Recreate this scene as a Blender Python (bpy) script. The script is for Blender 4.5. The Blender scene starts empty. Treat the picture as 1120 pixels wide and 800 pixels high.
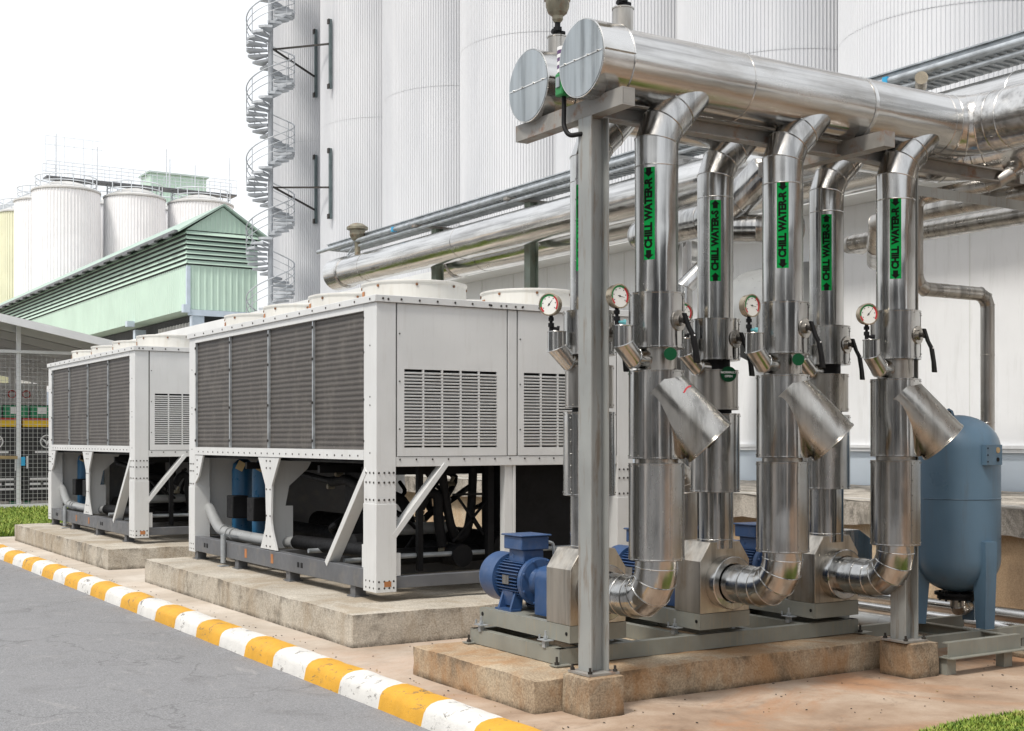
import bpy, math, random
from mathutils import Vector, Matrix, noise
R = math.radians
PI = math.pi
rnd = random.Random(7)
scn = bpy.context.scene
col = scn.collection
ANG = R(58)
VD = Vector((math.cos(ANG), math.sin(ANG), 0))
VR = Vector((math.sin(ANG), -math.cos(ANG), 0))
Z = Vector((0, 0, 1))

# ------------------------------------------------------------------ materials
def srgb(h):
    h = h.lstrip('#')
    o = []
    for i in (0, 2, 4):
        c = int(h[i:i + 2], 16) / 255
        o.append(c / 12.92 if c <= .04045 else ((c + .055) / 1.055) ** 2.4)
    return tuple(o)

class NT:
    def __init__(s, name):
        s.m = bpy.data.materials.new(name); s.m.use_nodes = True
        s.t = s.m.node_tree; s.n = s.t.nodes; s.l = s.t.links
        s.b = s.n['Principled BSDF']
        s.tc = s.n.new('ShaderNodeTexCoord')
        s.oi = s.n.new('ShaderNodeObjectInfo')
    def co(s, scale=(1, 1, 1), world=False):
        mp = s.n.new('ShaderNodeMapping'); mp.inputs['Scale'].default_value = scale
        if world:
            g = s.n.new('ShaderNodeNewGeometry'); s.l.new(g.outputs['Position'], mp.inputs['Vector'])
        else:
            s.l.new(s.tc.outputs['Object'], mp.inputs['Vector'])
            c = s.n.new('ShaderNodeCombineXYZ')
            mu = s.n.new('ShaderNodeMath'); mu.operation = 'MULTIPLY'; mu.inputs[1].default_value = 37
            s.l.new(s.oi.outputs['Random'], mu.inputs[0])
            for k in 'XYZ': s.l.new(mu.outputs[0], c.inputs[k])
            s.l.new(c.outputs[0], mp.inputs['Location'])
        return mp.outputs[0]
    def noise(s, co, scale, detail=4, rough=.55, dist=0):
        n = s.n.new('ShaderNodeTexNoise'); n.inputs['Scale'].default_value = scale
        n.inputs['Detail'].default_value = detail; n.inputs['Roughness'].default_value = rough
        n.inputs['Distortion'].default_value = dist
        s.l.new(co, n.inputs['Vector']); return n.outputs['Fac']
    def ramp(s, fac, stops):
        r = s.n.new('ShaderNodeValToRGB'); e = r.color_ramp.elements
        while len(e) < len(stops): e.new(.5)
        for i, (p, c) in enumerate(stops):
            e[i].position = p
            e[i].color = (c, c, c, 1) if isinstance(c, (int, float)) else (*c, 1)
        s.l.new(fac, r.inputs[0]); return r.outputs[0]
    def mix(s, f, a, b, mode='MIX'):
        m = s.n.new('ShaderNodeMix'); m.data_type = 'RGBA'; m.blend_type = mode
        for inp, v in ((m.inputs[0], f), (m.inputs[6], a), (m.inputs[7], b)):
            if hasattr(v, 'links') or isinstance(v, bpy.types.NodeSocket): s.l.new(v, inp)
            elif isinstance(v, (int, float)): inp.default_value = v
            else: inp.default_value = (*v, 1)
        return m.outputs[2]
    def bump(s, h, strength, dist, prev=None):
        b = s.n.new('ShaderNodeBump'); b.inputs['Strength'].default_value = strength
        b.inputs['Distance'].default_value = dist
        s.l.new(h, b.inputs['Height'])
        if prev is not None: s.l.new(prev, b.inputs['Normal'])
        return b.outputs[0]
    def done(s, base, rough, metal=0, normal=None, spec=None):
        for k, v in (('Base Color', base), ('Roughness', rough), ('Metallic', metal)):
            i = s.b.inputs[k]
            if isinstance(v, bpy.types.NodeSocket): s.l.new(v, i)
            elif isinstance(v, (int, float)): i.default_value = v
            else: i.default_value = (*v, 1)
        if normal is not None: s.l.new(normal, s.b.inputs['Normal'])
        if spec is not None: s.b.inputs['Specular IOR Level'].default_value = spec
        return s.m

def paint(name, c, rough=.5, var=.12, scale=3, dirt=None, dirt_amt=.5, metal=0, bump=.0, drip=False, spec=.5):
    s = NT(name); co = s.co()
    f = s.noise(co, scale, 5)
    dk = tuple(x * (1 - var) for x in c); lt = tuple(min(1, x * (1 + var * .6)) for x in c)
    base = s.ramp(f, [(.38, dk), (.62, lt)])
    if dirt is not None:
        co2 = s.co((6, 6, .7) if drip else (1, 1, 1))
        g = s.noise(co2, scale * 1.7, 8, .7)
        base = s.mix(s.ramp(g, [(.52, 0), (.66, dirt_amt)]), base, dirt)
    r = s.ramp(s.noise(co, scale * 4, 4), [(.3, max(.05, rough - .1)), (.7, min(1, rough + .12))])
    nrm = s.bump(s.noise(co, 30, 4), bump, .01) if bump else None
    return s.done(base, r, metal, nrm, spec)

def steel(name, c=(.47, .467, .455), rough=.175, wob=.35, axis='Z', stain=(.24, .21, .165), st=.3):
    s = NT(name); co = s.co()
    A = lambda a, b: tuple(b if k == axis else a for k in 'XYZ')
    f = s.noise(s.co(A(7, .35)), 1.6, 6, .6)
    base = s.ramp(f, [(.36, tuple(x * .62 for x in c)), (.5, c), (.64, tuple(min(1, x * 1.15) for x in c))])
    g = s.noise(s.co(A(1.5, .8)), 1.7, 8, .68)
    base = s.mix(s.ramp(g, [(.52, 0), (.68, st)]), base, stain)
    r = s.ramp(s.noise(s.co(A(3, .5)), 2, 6, .65), [(.32, rough - .07), (.68, rough + .14)])
    n1 = s.bump(s.noise(co, 1.7, 2, .5), wob, .05)
    n2 = s.bump(s.noise(s.co(A(9, .25)), 1.0, 2, .5), .16, .03, n1)
    n3 = s.bump(s.noise(co, 7, 2, .5), .05, .012, n2)
    return s.done(base, r, 1.0, n3)

def concrete(name, c1, c2, stain, amt=.6, dark=(.07, .06, .05), dk=.5, sc=1.0, world=False, top=0):
    s = NT(name); co = s.co(world=world)
    f = s.noise(co, 1.6 * sc, 9, .65)
    base = s.ramp(f, [(.38, c1), (.62, c2)])
    fine = s.noise(co, 75, 4, .7)
    base = s.mix(.4, base, s.ramp(fine, [(.38, tuple(x * .45 for x in c1)), (.62, tuple(min(1, x * 1.3) for x in c2))]))
    g = s.noise(s.co((1, 1, .45), world=world), 1.4 * sc, 10, .72, .6)
    base = s.mix(s.ramp(g, [(.45, 0), (.58, amt)]), base, stain)
    d = s.noise(s.co((1.3, 1.3, 1.0), world=world), 2.2 * sc, 12, .72, .3)
    # dirt gathers on the upright faces, the trodden top stays paler
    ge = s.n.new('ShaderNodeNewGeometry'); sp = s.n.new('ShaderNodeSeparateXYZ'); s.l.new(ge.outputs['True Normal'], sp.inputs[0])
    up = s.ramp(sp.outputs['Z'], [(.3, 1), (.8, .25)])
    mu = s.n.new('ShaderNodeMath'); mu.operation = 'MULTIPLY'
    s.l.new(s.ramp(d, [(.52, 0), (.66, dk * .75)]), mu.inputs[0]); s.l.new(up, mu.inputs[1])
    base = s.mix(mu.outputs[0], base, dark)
    if top:
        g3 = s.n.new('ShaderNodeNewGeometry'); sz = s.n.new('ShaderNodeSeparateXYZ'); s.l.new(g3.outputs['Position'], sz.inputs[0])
        mr = s.n.new('ShaderNodeMapRange'); mr.inputs[1].default_value = top - .085; mr.inputs[2].default_value = top - .01
        s.l.new(sz.outputs['Z'], mr.inputs[0])
        nn = s.ramp(s.noise(s.co((2, 2, 2), world=True), 2.6, 10, .78), [(.46, 0), (.62, .8)])
        m1 = s.n.new('ShaderNodeMath'); m1.operation = 'MULTIPLY'; s.l.new(mr.outputs[0], m1.inputs[0]); s.l.new(nn, m1.inputs[1])
        m2 = s.n.new('ShaderNodeMath'); m2.operation = 'MULTIPLY'; s.l.new(m1.outputs[0], m2.inputs[0]); s.l.new(s.ramp(sp.outputs['Z'], [(.3, .9), (.8, .12)]), m2.inputs[1])
        base = s.mix(m2.outputs[0], base, (.06, .052, .042))
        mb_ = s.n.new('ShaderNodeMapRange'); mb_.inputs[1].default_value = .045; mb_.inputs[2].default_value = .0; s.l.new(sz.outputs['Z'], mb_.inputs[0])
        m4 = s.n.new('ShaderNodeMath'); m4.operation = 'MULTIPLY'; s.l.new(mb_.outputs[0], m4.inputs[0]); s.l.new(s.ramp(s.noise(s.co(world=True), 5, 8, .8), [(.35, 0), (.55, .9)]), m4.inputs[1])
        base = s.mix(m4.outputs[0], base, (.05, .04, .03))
    sp2 = s.noise(co, 22 * sc, 6, .8)
    base = s.mix(s.ramp(sp2, [(.61, 0), (.67, .4)]), base, dark)
    nb = s.bump(s.noise(co, 9, 8, .7), .6, .014)
    nb = s.bump(fine, .6, .003, nb)
    return s.done(base, .9, 0, nb, .25)

M = {}
M['steel'] = steel('brushed_steel')
M['steel_bright'] = steel('bright_steel', (.66, .65, .63), .17, .3, st=.2)
M['steel_x'] = steel('header_steel', (.60, .59, .57), .18, .3, axis='X', st=.3)
M['steel_y'] = steel('rack_pipe_steel', (.66, .65, .63), .17, .3, axis='Y', st=.2)
M['casing'] = steel('casing_sheet', (.50, .46, .40), .36, .25, stain=(.30, .20, .11), st=.7)
M['leg_steel'] = steel('strainer_leg_steel', (.42, .405, .375), .24, .3, st=.35)
M['steel_dull'] = steel('dull_steel', (.42, .40, .37), .28, .3, st=.5)
M['steel_cap'] = steel('grey_cap_sheet', (.42, .45, .46), .42, .15, stain=(.55, .57, .57), st=.5)
M['zinc'] = paint('galvanised', (.44, .47, .49), .45, .2, 8, metal=.55)
M['slate'] = paint('slate_bracket', (.11, .145, .15), .5, .2, 3)
M['stairzinc'] = paint('galvanised_stair', (.43, .455, .48), .5, .15, 3, metal=.3)
M['post'] = paint('grey_post_paint', (.29, .30, .29), .42, .12, 2, (.17, .12, .075), .7, drip=True)
M['skid'] = paint('skid_grey_green', (.24, .245, .215), .4, .12, 4, (.33, .27, .18), .35, drip=True)
M['rustbeam'] = paint('rusty_beam', (.27, .26, .24), .55, .2, 4, (.20, .09, .04), .85)
M['greenpost'] = paint('green_rack_paint', (.23, .28, .23), .5, .2, 3, (.2, .16, .1), .4)
M['white'] = paint('chiller_white', (.66, .67, .665), .38, .04, 2, (.42, .40, .36), .16, drip=True)
M['cream'] = paint('fan_cream', (.66, .65, .61), .45, .06, 2, (.5, .45, .36), .3, drip=True)
M['dframe'] = paint('dark_grey_frame', (.115, .12, .13), .45, .15, 3, (.25, .22, .18), .3)
M['black'] = paint('black_insulation', (.007, .007, .008), .6, .3, 6, spec=.25)
M['bolt'] = paint('dark_bolt', (.06, .055, .05), .5, .3, 9, metal=.6)
M['rust'] = paint('rust', (.22, .10, .045), .8, .35, 12, (.09, .05, .03), .7, bump=.4)
M['brass'] = paint('old_valve_metal', (.26, .24, .18), .5, .3, 10, (.22, .10, .05), .7, metal=.5)
M['blue'] = paint('motor_blue', (.028, .072, .18), .38, .12, 5, (.09, .12, .2), .4)
M['cblue'] = paint('compressor_blue', (.012, .09, .19), .35, .15, 4)
M['tank'] = paint('tank_blue', (.10, .175, .25), .36, .12, 1.3, (.10, .14, .18), .55, drip=True)
M['green'] = paint('green_label', (.0, .23, .045), .7, .05, 4, spec=.12)
M['dgreen'] = paint('green_tag', (.0, .055, .018), .6, .1, 4, spec=.2)
M['ink'] = paint('black_ink', (.004, .006, .004), .7, .1, spec=.1)
M['whiteink'] = paint('white_ink', (.8, .8, .8), .6, .03)
M['dial'] = paint('dial_white', (.78, .78, .74), .4, .03)
M['dialred'] = paint('dial_red', (.5, .02, .03), .5, .05)
M['dialgreen'] = paint('dial_green', (.02, .22, .06), .5, .05)
M['purple'] = paint('purple_band', (.12, .06, .16), .5, .05)
M['orange'] = paint('orange_sticker', (.42, .17, .06), .6, .2, 9)
M['gauge_case'] = paint('gauge_case', (.42, .36, .27), .3, .2, 8, metal=.8)
M['clay'] = paint('cork_cap', (.42, .30, .16), .8, .2, 9)
M['pipegrey'] = paint('grey_pipe_paint', (.30, .31, .31), .35, .1, 4)
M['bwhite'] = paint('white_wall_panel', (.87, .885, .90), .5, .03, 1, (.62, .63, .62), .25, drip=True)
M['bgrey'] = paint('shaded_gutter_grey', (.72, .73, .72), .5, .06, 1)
M['bblue'] = paint('pale_blue_band', (.62, .70, .78), .5, .04, 1)
M['gblue'] = paint('pale_blue_column', (.50, .58, .66), .5, .06, 2)
M['greenwall'] = paint('mint_sheet', (.50, .65, .555), .5, .05, .6)
M['greendk'] = paint('green_roof_edge', (.34, .45, .39), .5, .1, .8)
M['darkin'] = paint('dark_interior', (.05, .055, .06), .8, .2, .6)
M['tankwhite'] = paint('tank_white', (.84, .84, .85), .42, .05, .4, (.62, .62, .64), .35, drip=True)
M['tankyellow'] = paint('tank_yellow', (.72, .72, .54), .5, .05, .5)
M['gantry'] = paint('gantry_grey', (.62, .66, .70), .5, .1, 2)
M['roofgrey'] = paint('roof_grey', (.50, .50, .49), .6, .1, 1)
M['shedwhite'] = paint('shed_white', (.66, .67, .68), .45, .07, 2)
M['yellowband'] = paint('yellow_band', (.85, .55, .02), .5, .05)
M['redband'] = paint('red_band', (.45, .04, .03), .5, .05)
M['cratelgreen'] = paint('crate_green', (.01, .22, .09), .45, .1)
M['bin'] = paint('black_bin', (.02, .02, .022), .5, .2)
M['strap'] = paint('tan_strap', (.38, .28, .14), .7, .2)
M['lightblue'] = paint('light_blue_tape', (.03, .35, .62), .5, .1)
M['teal'] = paint('teal_cock', (.10, .33, .36), .4, .1)
M['behind'] = paint('dark_backdrop', (.075, .08, .085), .7, .3, .4)  # for the unseen blocks added behind the viewer as reflections
M['behind_l'] = paint('pale_backdrop', (.36, .35, .33), .7, .15, .4)
M['leafdark'] = paint('hedge_leaf', (.04, .07, .025), .8, .4, 4)

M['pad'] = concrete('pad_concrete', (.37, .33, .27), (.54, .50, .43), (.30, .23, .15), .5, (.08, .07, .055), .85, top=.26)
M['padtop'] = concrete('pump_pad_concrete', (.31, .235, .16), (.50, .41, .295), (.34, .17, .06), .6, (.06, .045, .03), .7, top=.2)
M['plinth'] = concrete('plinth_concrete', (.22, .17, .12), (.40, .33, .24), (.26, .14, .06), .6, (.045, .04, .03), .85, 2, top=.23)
M['terrace'] = concrete('terrace_concrete', (.34, .31, .27), (.54, .50, .44), (.13, .12, .10), .75, (.012, .012, .011), 1, 1.6)
M['tanwall'] = concrete('tan_wall', (.52, .42, .29), (.64, .54, .40), (.50, .30, .15), .5, (.16, .12, .09), .4)

def paving_mat():
    s = NT('paving_concrete'); co = s.co(world=True)
    f = s.noise(co, .9, 10, .68, .3)
    base = s.ramp(f, [(.36, (.23, .155, .105)), (.5, (.37, .27, .195)), (.64, (.48, .38, .295))])
    g = s.noise(co, .55, 9, .7, .8)
    base = s.mix(s.ramp(g, [(.46, 0), (.57, .65)]), base, (.40, .20, .095))
    d = s.noise(co, 2.2, 12, .8, .5)
    base = s.mix(s.ramp(d, [(.54, 0), (.66, .55)]), base, (.14, .10, .075))
    # the paler, cleaner concrete of the walkway towards the far chiller
    sep = s.n.new('ShaderNodeSeparateXYZ'); g2 = s.n.new('ShaderNodeNewGeometry')
    s.l.new(g2.outputs['Position'], sep.inputs[0])
    mr = s.n.new('ShaderNodeMapRange'); mr.inputs[1].default_value = 6.5; mr.inputs[2].default_value = 10.5
    s.l.new(sep.outputs['Y'], mr.inputs[0])
    pale = s.ramp(f, [(.38, (.43, .38, .315)), (.62, (.60, .555, .49))])
    mm = s.n.new('ShaderNodeMath'); mm.operation = 'MULTIPLY'; mm.inputs[1].default_value = .85
    s.l.new(mr.outputs[0], mm.inputs[0])
    base = s.mix(mm.outputs[0], base, pale)
    fine = s.noise(co, 70, 4, .7)
    base = s.mix(s.ramp(fine, [(.3, .25), (.5, 0)]), base, (.18, .14, .11))
    nb = s.bump(s.noise(co, 6, 9, .7), .35, .01)
    nb = s.bump(fine, .4, .003, nb)
    r = s.ramp(g, [(.3, .62), (.7, .9)])
    return s.done(base, r, 0, nb, .3)
M['paving'] = paving_mat()

def asphalt_mat():
    s = NT('asphalt'); co = s.co(world=True)
    v = s.noise(co, 90, 5, .8)
    base = s.ramp(v, [(.34, (.095, .096, .10)), (.5, (.205, .207, .213)), (.66, (.36, .362, .368))])
    p = s.noise(co, .45, 8, .65, .4)
    base = s.mix(s.ramp(p, [(.35, .0), (.65, .5)]), base, (.25, .25, .258))
    q = s.noise(co, 1.6, 10, .75, .8)
    base = s.mix(s.ramp(q, [(.53, 0), (.68, .4)]), base, (.11, .105, .105))
    lt = s.noise(s.co((1, .6, 1), world=True), 3.1, 9, .75, 1.2)
    base = s.mix(s.ramp(lt, [(.56, 0), (.68, .42)]), base, (.40, .385, .37))
    # thin cracks
    vo = s.n.new('ShaderNodeTexVoronoi'); vo.feature = 'DISTANCE_TO_EDGE'; vo.inputs['Scale'].default_value = .3
    mp = s.n.new('ShaderNodeVectorMath'); mp.operation = 'ADD'
    nn = s.n.new('ShaderNodeTexNoise'); nn.inputs['Scale'].default_value = 1.3; nn.inputs['Detail'].default_value = 7
    s.l.new(co, nn.inputs['Vector']); s.l.new(nn.outputs['Color'], mp.inputs[0]); s.l.new(co, mp.inputs[1])
    s.l.new(mp.outputs[0], vo.inputs['Vector'])
    base = s.mix(s.ramp(vo.outputs['Distance'], [(.0008, .35), (.0035, 0)]), base, (.03, .03, .03))
    nb = s.bump(v, .5, .006)
    nb = s.bump(s.noise(co, 3, 6), .25, .02, nb)
    return s.done(base, .82, 0, nb, .3)
M['asphalt'] = asphalt_mat()

def kerb_mat(name, c):
    s = NT(name); co = s.co(world=True)
    base = s.ramp(s.noise(co, 5, 6), [(.3, tuple(x * .82 for x in c)), (.7, c)])
    w = s.noise(s.co((1, 1, 1.6), world=True), 7, 12, .8, .7)
    base = s.mix(s.ramp(w, [(.56, 0), (.595, .8)]), base, (.11, .10, .09))
    w2 = s.noise(co, 2.2, 10, .75, .9)
    base = s.mix(s.ramp(w2, [(.58, 0), (.75, .35)]), base, (.30, .24, .17))
    nb = s.bump(s.noise(co, 14, 9, .75), .6, .012)
    return s.done(base, .6, 0, nb, .35)
M['kyellow'] = kerb_mat('kerb_yellow', (.70, .37, .035))
M['kwhite'] = kerb_mat('kerb_white', (.72, .71, .68))

def coil_mat():
    s = NT('coil_fins'); co = s.co()
    w = s.n.new('ShaderNodeTexWave'); w.bands_direction = 'Z'; w.inputs['Scale'].default_value = 6.6
    w.inputs['Distortion'].default_value = .5; w.inputs['Detail'].default_value = 2
    s.l.new(co, w.inputs['Vector'])
    base = s.ramp(w.outputs['Fac'], [(.05, (.052, .046, .041)), (.3, (.108, .096, .087)), (.75, (.13, .117, .106)), (1, (.18, .165, .15))])
    v = s.noise(s.co((1, 90, 30)), 3.5, 5, .85)
    base = s.mix(s.ramp(v, [(.42, .7), (.56, 0)]), base, (.03, .028, .026))
    d = s.noise(s.co((1, 2, 1)), 2, 9, .75)
    base = s.mix(s.ramp(d, [(.5, 0), (.7, .45)]), base, (.21, .19, .165))
    sp = s.noise(co, 34, 3, .8)
    base = s.mix(s.ramp(sp, [(.66, 0), (.70, .5)]), base, (.33, .31, .28))
    nb = s.bump(w.outputs['Fac'], .25, .01)
    return s.done(base, .55, .25, nb)
M['coil'] = coil_mat()

def silo_mat():
    s = NT('silo_sheet'); co = s.co(world=True)
    f = s.noise(s.co((.6, .6, .12), world=True), .8, 5)
    base = s.ramp(f, [(.38, (.565, .58, .605)), (.62, (.65, .662, .682))])
    nb = s.bump(s.noise(co, .8, 2), .1, .05)
    return s.done(base, .38, .0, nb)
M['silo'] = silo_mat()
def grass_mat():
    s = NT('grass_blade')
    base = s.ramp(s.noise(s.co(world=True), 9, 6, .8), [(.35, (.07, .13, .02)), (.47, (.17, .26, .035)), (.57, (.30, .36, .06)), (.66, (.45, .40, .17))])
    return s.done(base, .6, 0, None, .3)
M['grass'] = grass_mat()
M['soil'] = paint('lawn_soil', (.09, .14, .03), .95, .4, 9)

# ------------------------------------------------------------------ mesh builder
class MB:
    def __init__(s): s.v = []; s.f = []; s.mi = []; s.k = 0
    def mat(s, k): s.k = k; return s
    def face(s, idx): s.f.append(tuple(idx)); s.mi.append(s.k)
    def quad(s, *p):
        n = len(s.v); s.v += [Vector(q) for q in p]; s.face(range(n, n + len(p))); return s
    def box(s, x0, x1, y0, y1, z0, z1):
        n = len(s.v)
        s.v += [Vector(p) for p in ((x0, y0, z0), (x1, y0, z0), (x1, y1, z0), (x0, y1, z0), (x0, y0, z1), (x1, y0, z1), (x1, y1, z1), (x0, y1, z1))]
        for q in ((0, 3, 2, 1), (4, 5, 6, 7), (0, 1, 5, 4), (1, 2, 6, 5), (2, 3, 7, 6), (3, 0, 4, 7)): s.face(n + i for i in q)
        return s
    def obox(s, c, ax, ay, az):
        c, ax, ay, az = map(Vector, (c, ax, ay, az)); n = len(s.v)
        for sz in (-1, 1):
            for sx, sy in ((-1, -1), (1, -1), (1, 1), (-1, 1)): s.v.append(c + ax * sx + ay * sy + az * sz)
        fl = ax.cross(ay).dot(az) < 0
        for q in ((0, 3, 2, 1), (4, 5, 6, 7), (0, 1, 5, 4), (1, 2, 6, 5), (2, 3, 7, 6), (3, 0, 4, 7)):
            s.face([n + i for i in (q[::-1] if fl else q)])
        return s
    def bar(s, a, b, w, h, up=(0, 0, 1)):
        a, b = Vector(a), Vector(b); d = (b - a); L = d.length; d.normalize()
        up = Vector(up)
        sd = d.cross(up)
        if sd.length < 1e-4: sd = d.cross(Vector((1, 0, 0)))
        sd.normalize(); u = sd.cross(d)
        return s.obox((a + b) / 2, d * L / 2, sd * w / 2, u * h / 2)
    def ring(s, c, ax, r, n=32):
        ax = Vector(ax).normalized(); u = ax.orthogonal().normalized()
        if abs(ax.z) > .99: u = Vector((1, 0, 0))
        w = ax.cross(u); c = Vector(c)
        return [c + (u * math.cos(2 * PI * i / n) + w * math.sin(2 * PI * i / n)) * r for i in range(n)]
    def loft(s, rings, cap0=True, cap1=True):
        n = len(rings[0]); b = len(s.v)
        for r_ in rings: s.v += r_
        for j in range(len(rings) - 1):
            for i in range(n):
                k = (i + 1) % n
                s.face((b + j * n + i, b + j * n + k, b + (j + 1) * n + k, b + (j + 1) * n + i))
        if cap0: s.face([b + i for i in range(n)][::-1])
        if cap1: s.face([b + (len(rings) - 1) * n + i for i in range(n)])
        return s
    def cyl(s, a, b, r, r2=None, n=32):
        a, b = Vector(a), Vector(b); ax = b - a
        return s.loft([s.ring(a, ax, r, n), s.ring(b, ax, r if r2 is None else r2, n)])
    def lathe(s, c, ax, prof, n=40):
        c = Vector(c); ax = Vector(ax).normalized()
        return s.loft([s.ring(c + ax * h, ax, max(r, 1e-4), n) for r, h in prof])
    def bead(s, pts, r, k=6):
        n = len(pts); cen = sum(pts, Vector()) / n; rings = []
        nrm = (pts[0] - cen).cross(pts[n // 4] - cen).normalized()
        for p in pts:
            o = (p - cen).normalized()
            rings.append([p + (o * math.cos(2 * PI * j / k) + nrm * math.sin(2 * PI * j / k)) * r for j in range(k)])
        rings.append(rings[0])
        return s.loft(rings, False, False)
    def tube(s, pts, r, n=40, beads=(), caps=(True, True), bead_r=.004, mitre=True):
        pts = [Vector(p) for p in pts]; N = len(pts)
        d = [(pts[i + 1] - pts[i]).normalized() for i in range(N - 1)]
        cur = s.ring(pts[0], d[0], r, n); rings = [cur]
        for i in range(1, N):
            nn = d[i - 1] if i == N - 1 else (d[i - 1] + d[i]).normalized()
            nxt = []
            for p in cur:
                t = (pts[i] - p).dot(nn) / d[i - 1].dot(nn); nxt.append(p + d[i - 1] * t)
            rings.append(nxt); cur = nxt
        s.loft(rings, *caps)
        for i in beads:
            if isinstance(i, int): s.bead(rings[i], bead_r)
        return s
    def band(s, c, ax, r, w=.02, t=.003, n=40):
        ax = Vector(ax).normalized(); c = Vector(c)
        return s.loft([s.ring(c - ax * w / 2, ax, r, n), s.ring(c - ax * w / 2, ax, r + t, n), s.ring(c + ax * w / 2, ax, r + t, n), s.ring(c + ax * w / 2, ax, r, n)], False, False)
    def prism(s, poly, fn, t0, t1):
        """poly: 2D points; fn(a,b,t) -> 3D"""
        n = len(s.v); k = len(poly)
        s.v += [Vector(fn(a, b, t0)) for a, b in poly] + [Vector(fn(a, b, t1)) for a, b in poly]
        s.face([n + i for i in range(k)][::-1]); s.face([n + k + i for i in range(k)])
        for i in range(k):
            j = (i + 1) % k; s.face((n + i, n + j, n + k + j, n + k + i))
        return s
    def grid(s, o, a, b, na, nb, fn=None):
        o, a, b = map(Vector, (o, a, b)); n = len(s.v)
        for j in range(nb + 1):
            for i in range(na + 1):
                p = o + a * (i / na) + b * (j / nb); s.v.append(fn(p) if fn else p)
        for j in range(nb):
            for i in range(na):
                q = n + j * (na + 1) + i; s.face((q, q + 1, q + na + 2, q + na + 1))
        return s
    def rough(s, x0, x1, y0, y1, z0, z1, seg=.07, amp=.008):
        def f(p):
            d = noise.noise_vector(p * 3.1) * amp + noise.noise_vector(p * 14) * amp * .5
            # chipped, slightly rounded upper edge
            ex = min(p.x - x0, x1 - p.x); ey = min(p.y - y0, y1 - p.y); ez = z1 - p.z
            e = sorted((max(0, ex), max(0, ey), max(0, ez)))
            if e[1] < .02:
                c = Vector(((x0 + x1) / 2, (y0 + y1) / 2, (z0 + z1) / 2)); v = Vector((0, 0, -1)) if ez < .02 else Vector((0, 0, 0))
                if ex < .02: v += Vector((1 if p.x < c.x else -1, 0, 0))
                if ey < .02: v += Vector((0, 1 if p.y < c.y else -1, 0))
                d += v * (.006 + .008 * max(0, noise.noise(p * 6)))
            return p + d
        X = Vector((x1 - x0, 0, 0)); Y = Vector((0, y1 - y0, 0)); Zz = Vector((0, 0, z1 - z0))
        nx, ny, nz = (max(1, int(abs(q) / seg)) for q in (x1 - x0, y1 - y0, z1 - z0))
        s.grid((x0, y0, z1), X, Y, nx, ny, f)
        s.grid((x0, y0, z0), X, Zz, nx, nz, f)
        s.grid((x1, y0, z0), Y, Zz, ny, nz, f)
        s.grid((x1, y1, z0), -X, Zz, nx, nz, f)
        s.grid((x0, y1, z0), -Y, Zz, ny, nz, f)
        return s
    def bolts(s, pts, nrm, r=.011, h=.008):
        for p in pts: s.cyl(p, Vector(p) + Vector(nrm) * h, r, n=6)
        return s
    def csec(s, a, b, face, H=.11, W=.05, t=.008):
        """channel: a,b ends of the web's bottom outer edge; face = outward normal of the web; flanges run inwards"""
        a, b, face = Vector(a), Vector(b), Vector(face)
        d = (b - a) / 2; c = (a + b) / 2
        s.obox(c - face * t / 2 + Z * H / 2, d, face * t / 2, Z * H / 2)
        for zz in (t / 2, H - t / 2):
            s.obox(c - face * (t + (W - t) / 2 + .0005) + Z * zz, d, face * (W - t) / 2, Z * t / 2)
        return s
    def build(s, name, mats, parent=None, sharp=20, bevel=0):
        if not isinstance(mats, (list, tuple)): mats = [mats]
        off = parent['_o'] if parent is not None and '_o' in parent else (0, 0, 0)
        off = Vector(off)
        if parent is None and s.v:
            xs = [v.x for v in s.v]; ys = [v.y for v in s.v]; off = Vector(((min(xs) + max(xs)) / 2, (min(ys) + max(ys)) / 2, min(v.z for v in s.v)))
        me = bpy.data.meshes.new(name)
        me.from_pydata([tuple(v - off) for v in s.v], [], s.f)
        for m in mats: me.materials.append(M[m] if isinstance(m, str) else m)
        me.polygons.foreach_set('material_index', s.mi)
        me.update()
        if sharp == 20 and str(mats[0]).startswith('steel'): sharp = 11.6
        if sharp:
            me.shade_smooth(); me.set_sharp_from_angle(angle=R(sharp))
        o = bpy.data.objects.new(name, me); col.objects.link(o)
        if parent is None: o.location = off
        else:
            o.parent = parent; o['_o'] = tuple(off)
        if bevel:
            b = o.modifiers.new('bevel', 'BEVEL'); b.width = bevel; b.segments = 2; b.limit_method = 'ANGLE'; b.angle_limit = R(40)
        return o

def tag(o, label, cat, group=None):
    o['label'] = label; o['category'] = cat
    if group: o['group'] = group
    return o
def thing(name, loc, label, cat, group=None):
    o = bpy.data.objects.new(name, None); col.objects.link(o); o.location = loc; o['_o'] = tuple(loc)
    o.empty_display_size = .2
    return tag(o, label, cat, group)
def struct(mb, name, mats, **k):
    o = mb.build(name, mats, **k); o['kind'] = 'structure'; return o
def copy_thing(src, delta, label=None):
    def cp(o, par):
        c = o.copy(); col.objects.link(c)
        if par is not None: c.parent = par
        for ch in o.children: cp(ch, c)
        return c
    c = cp(src, None); c.location = Vector(src.location) + Vector(delta)
    if label: c['label'] = label
    return c

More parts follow.
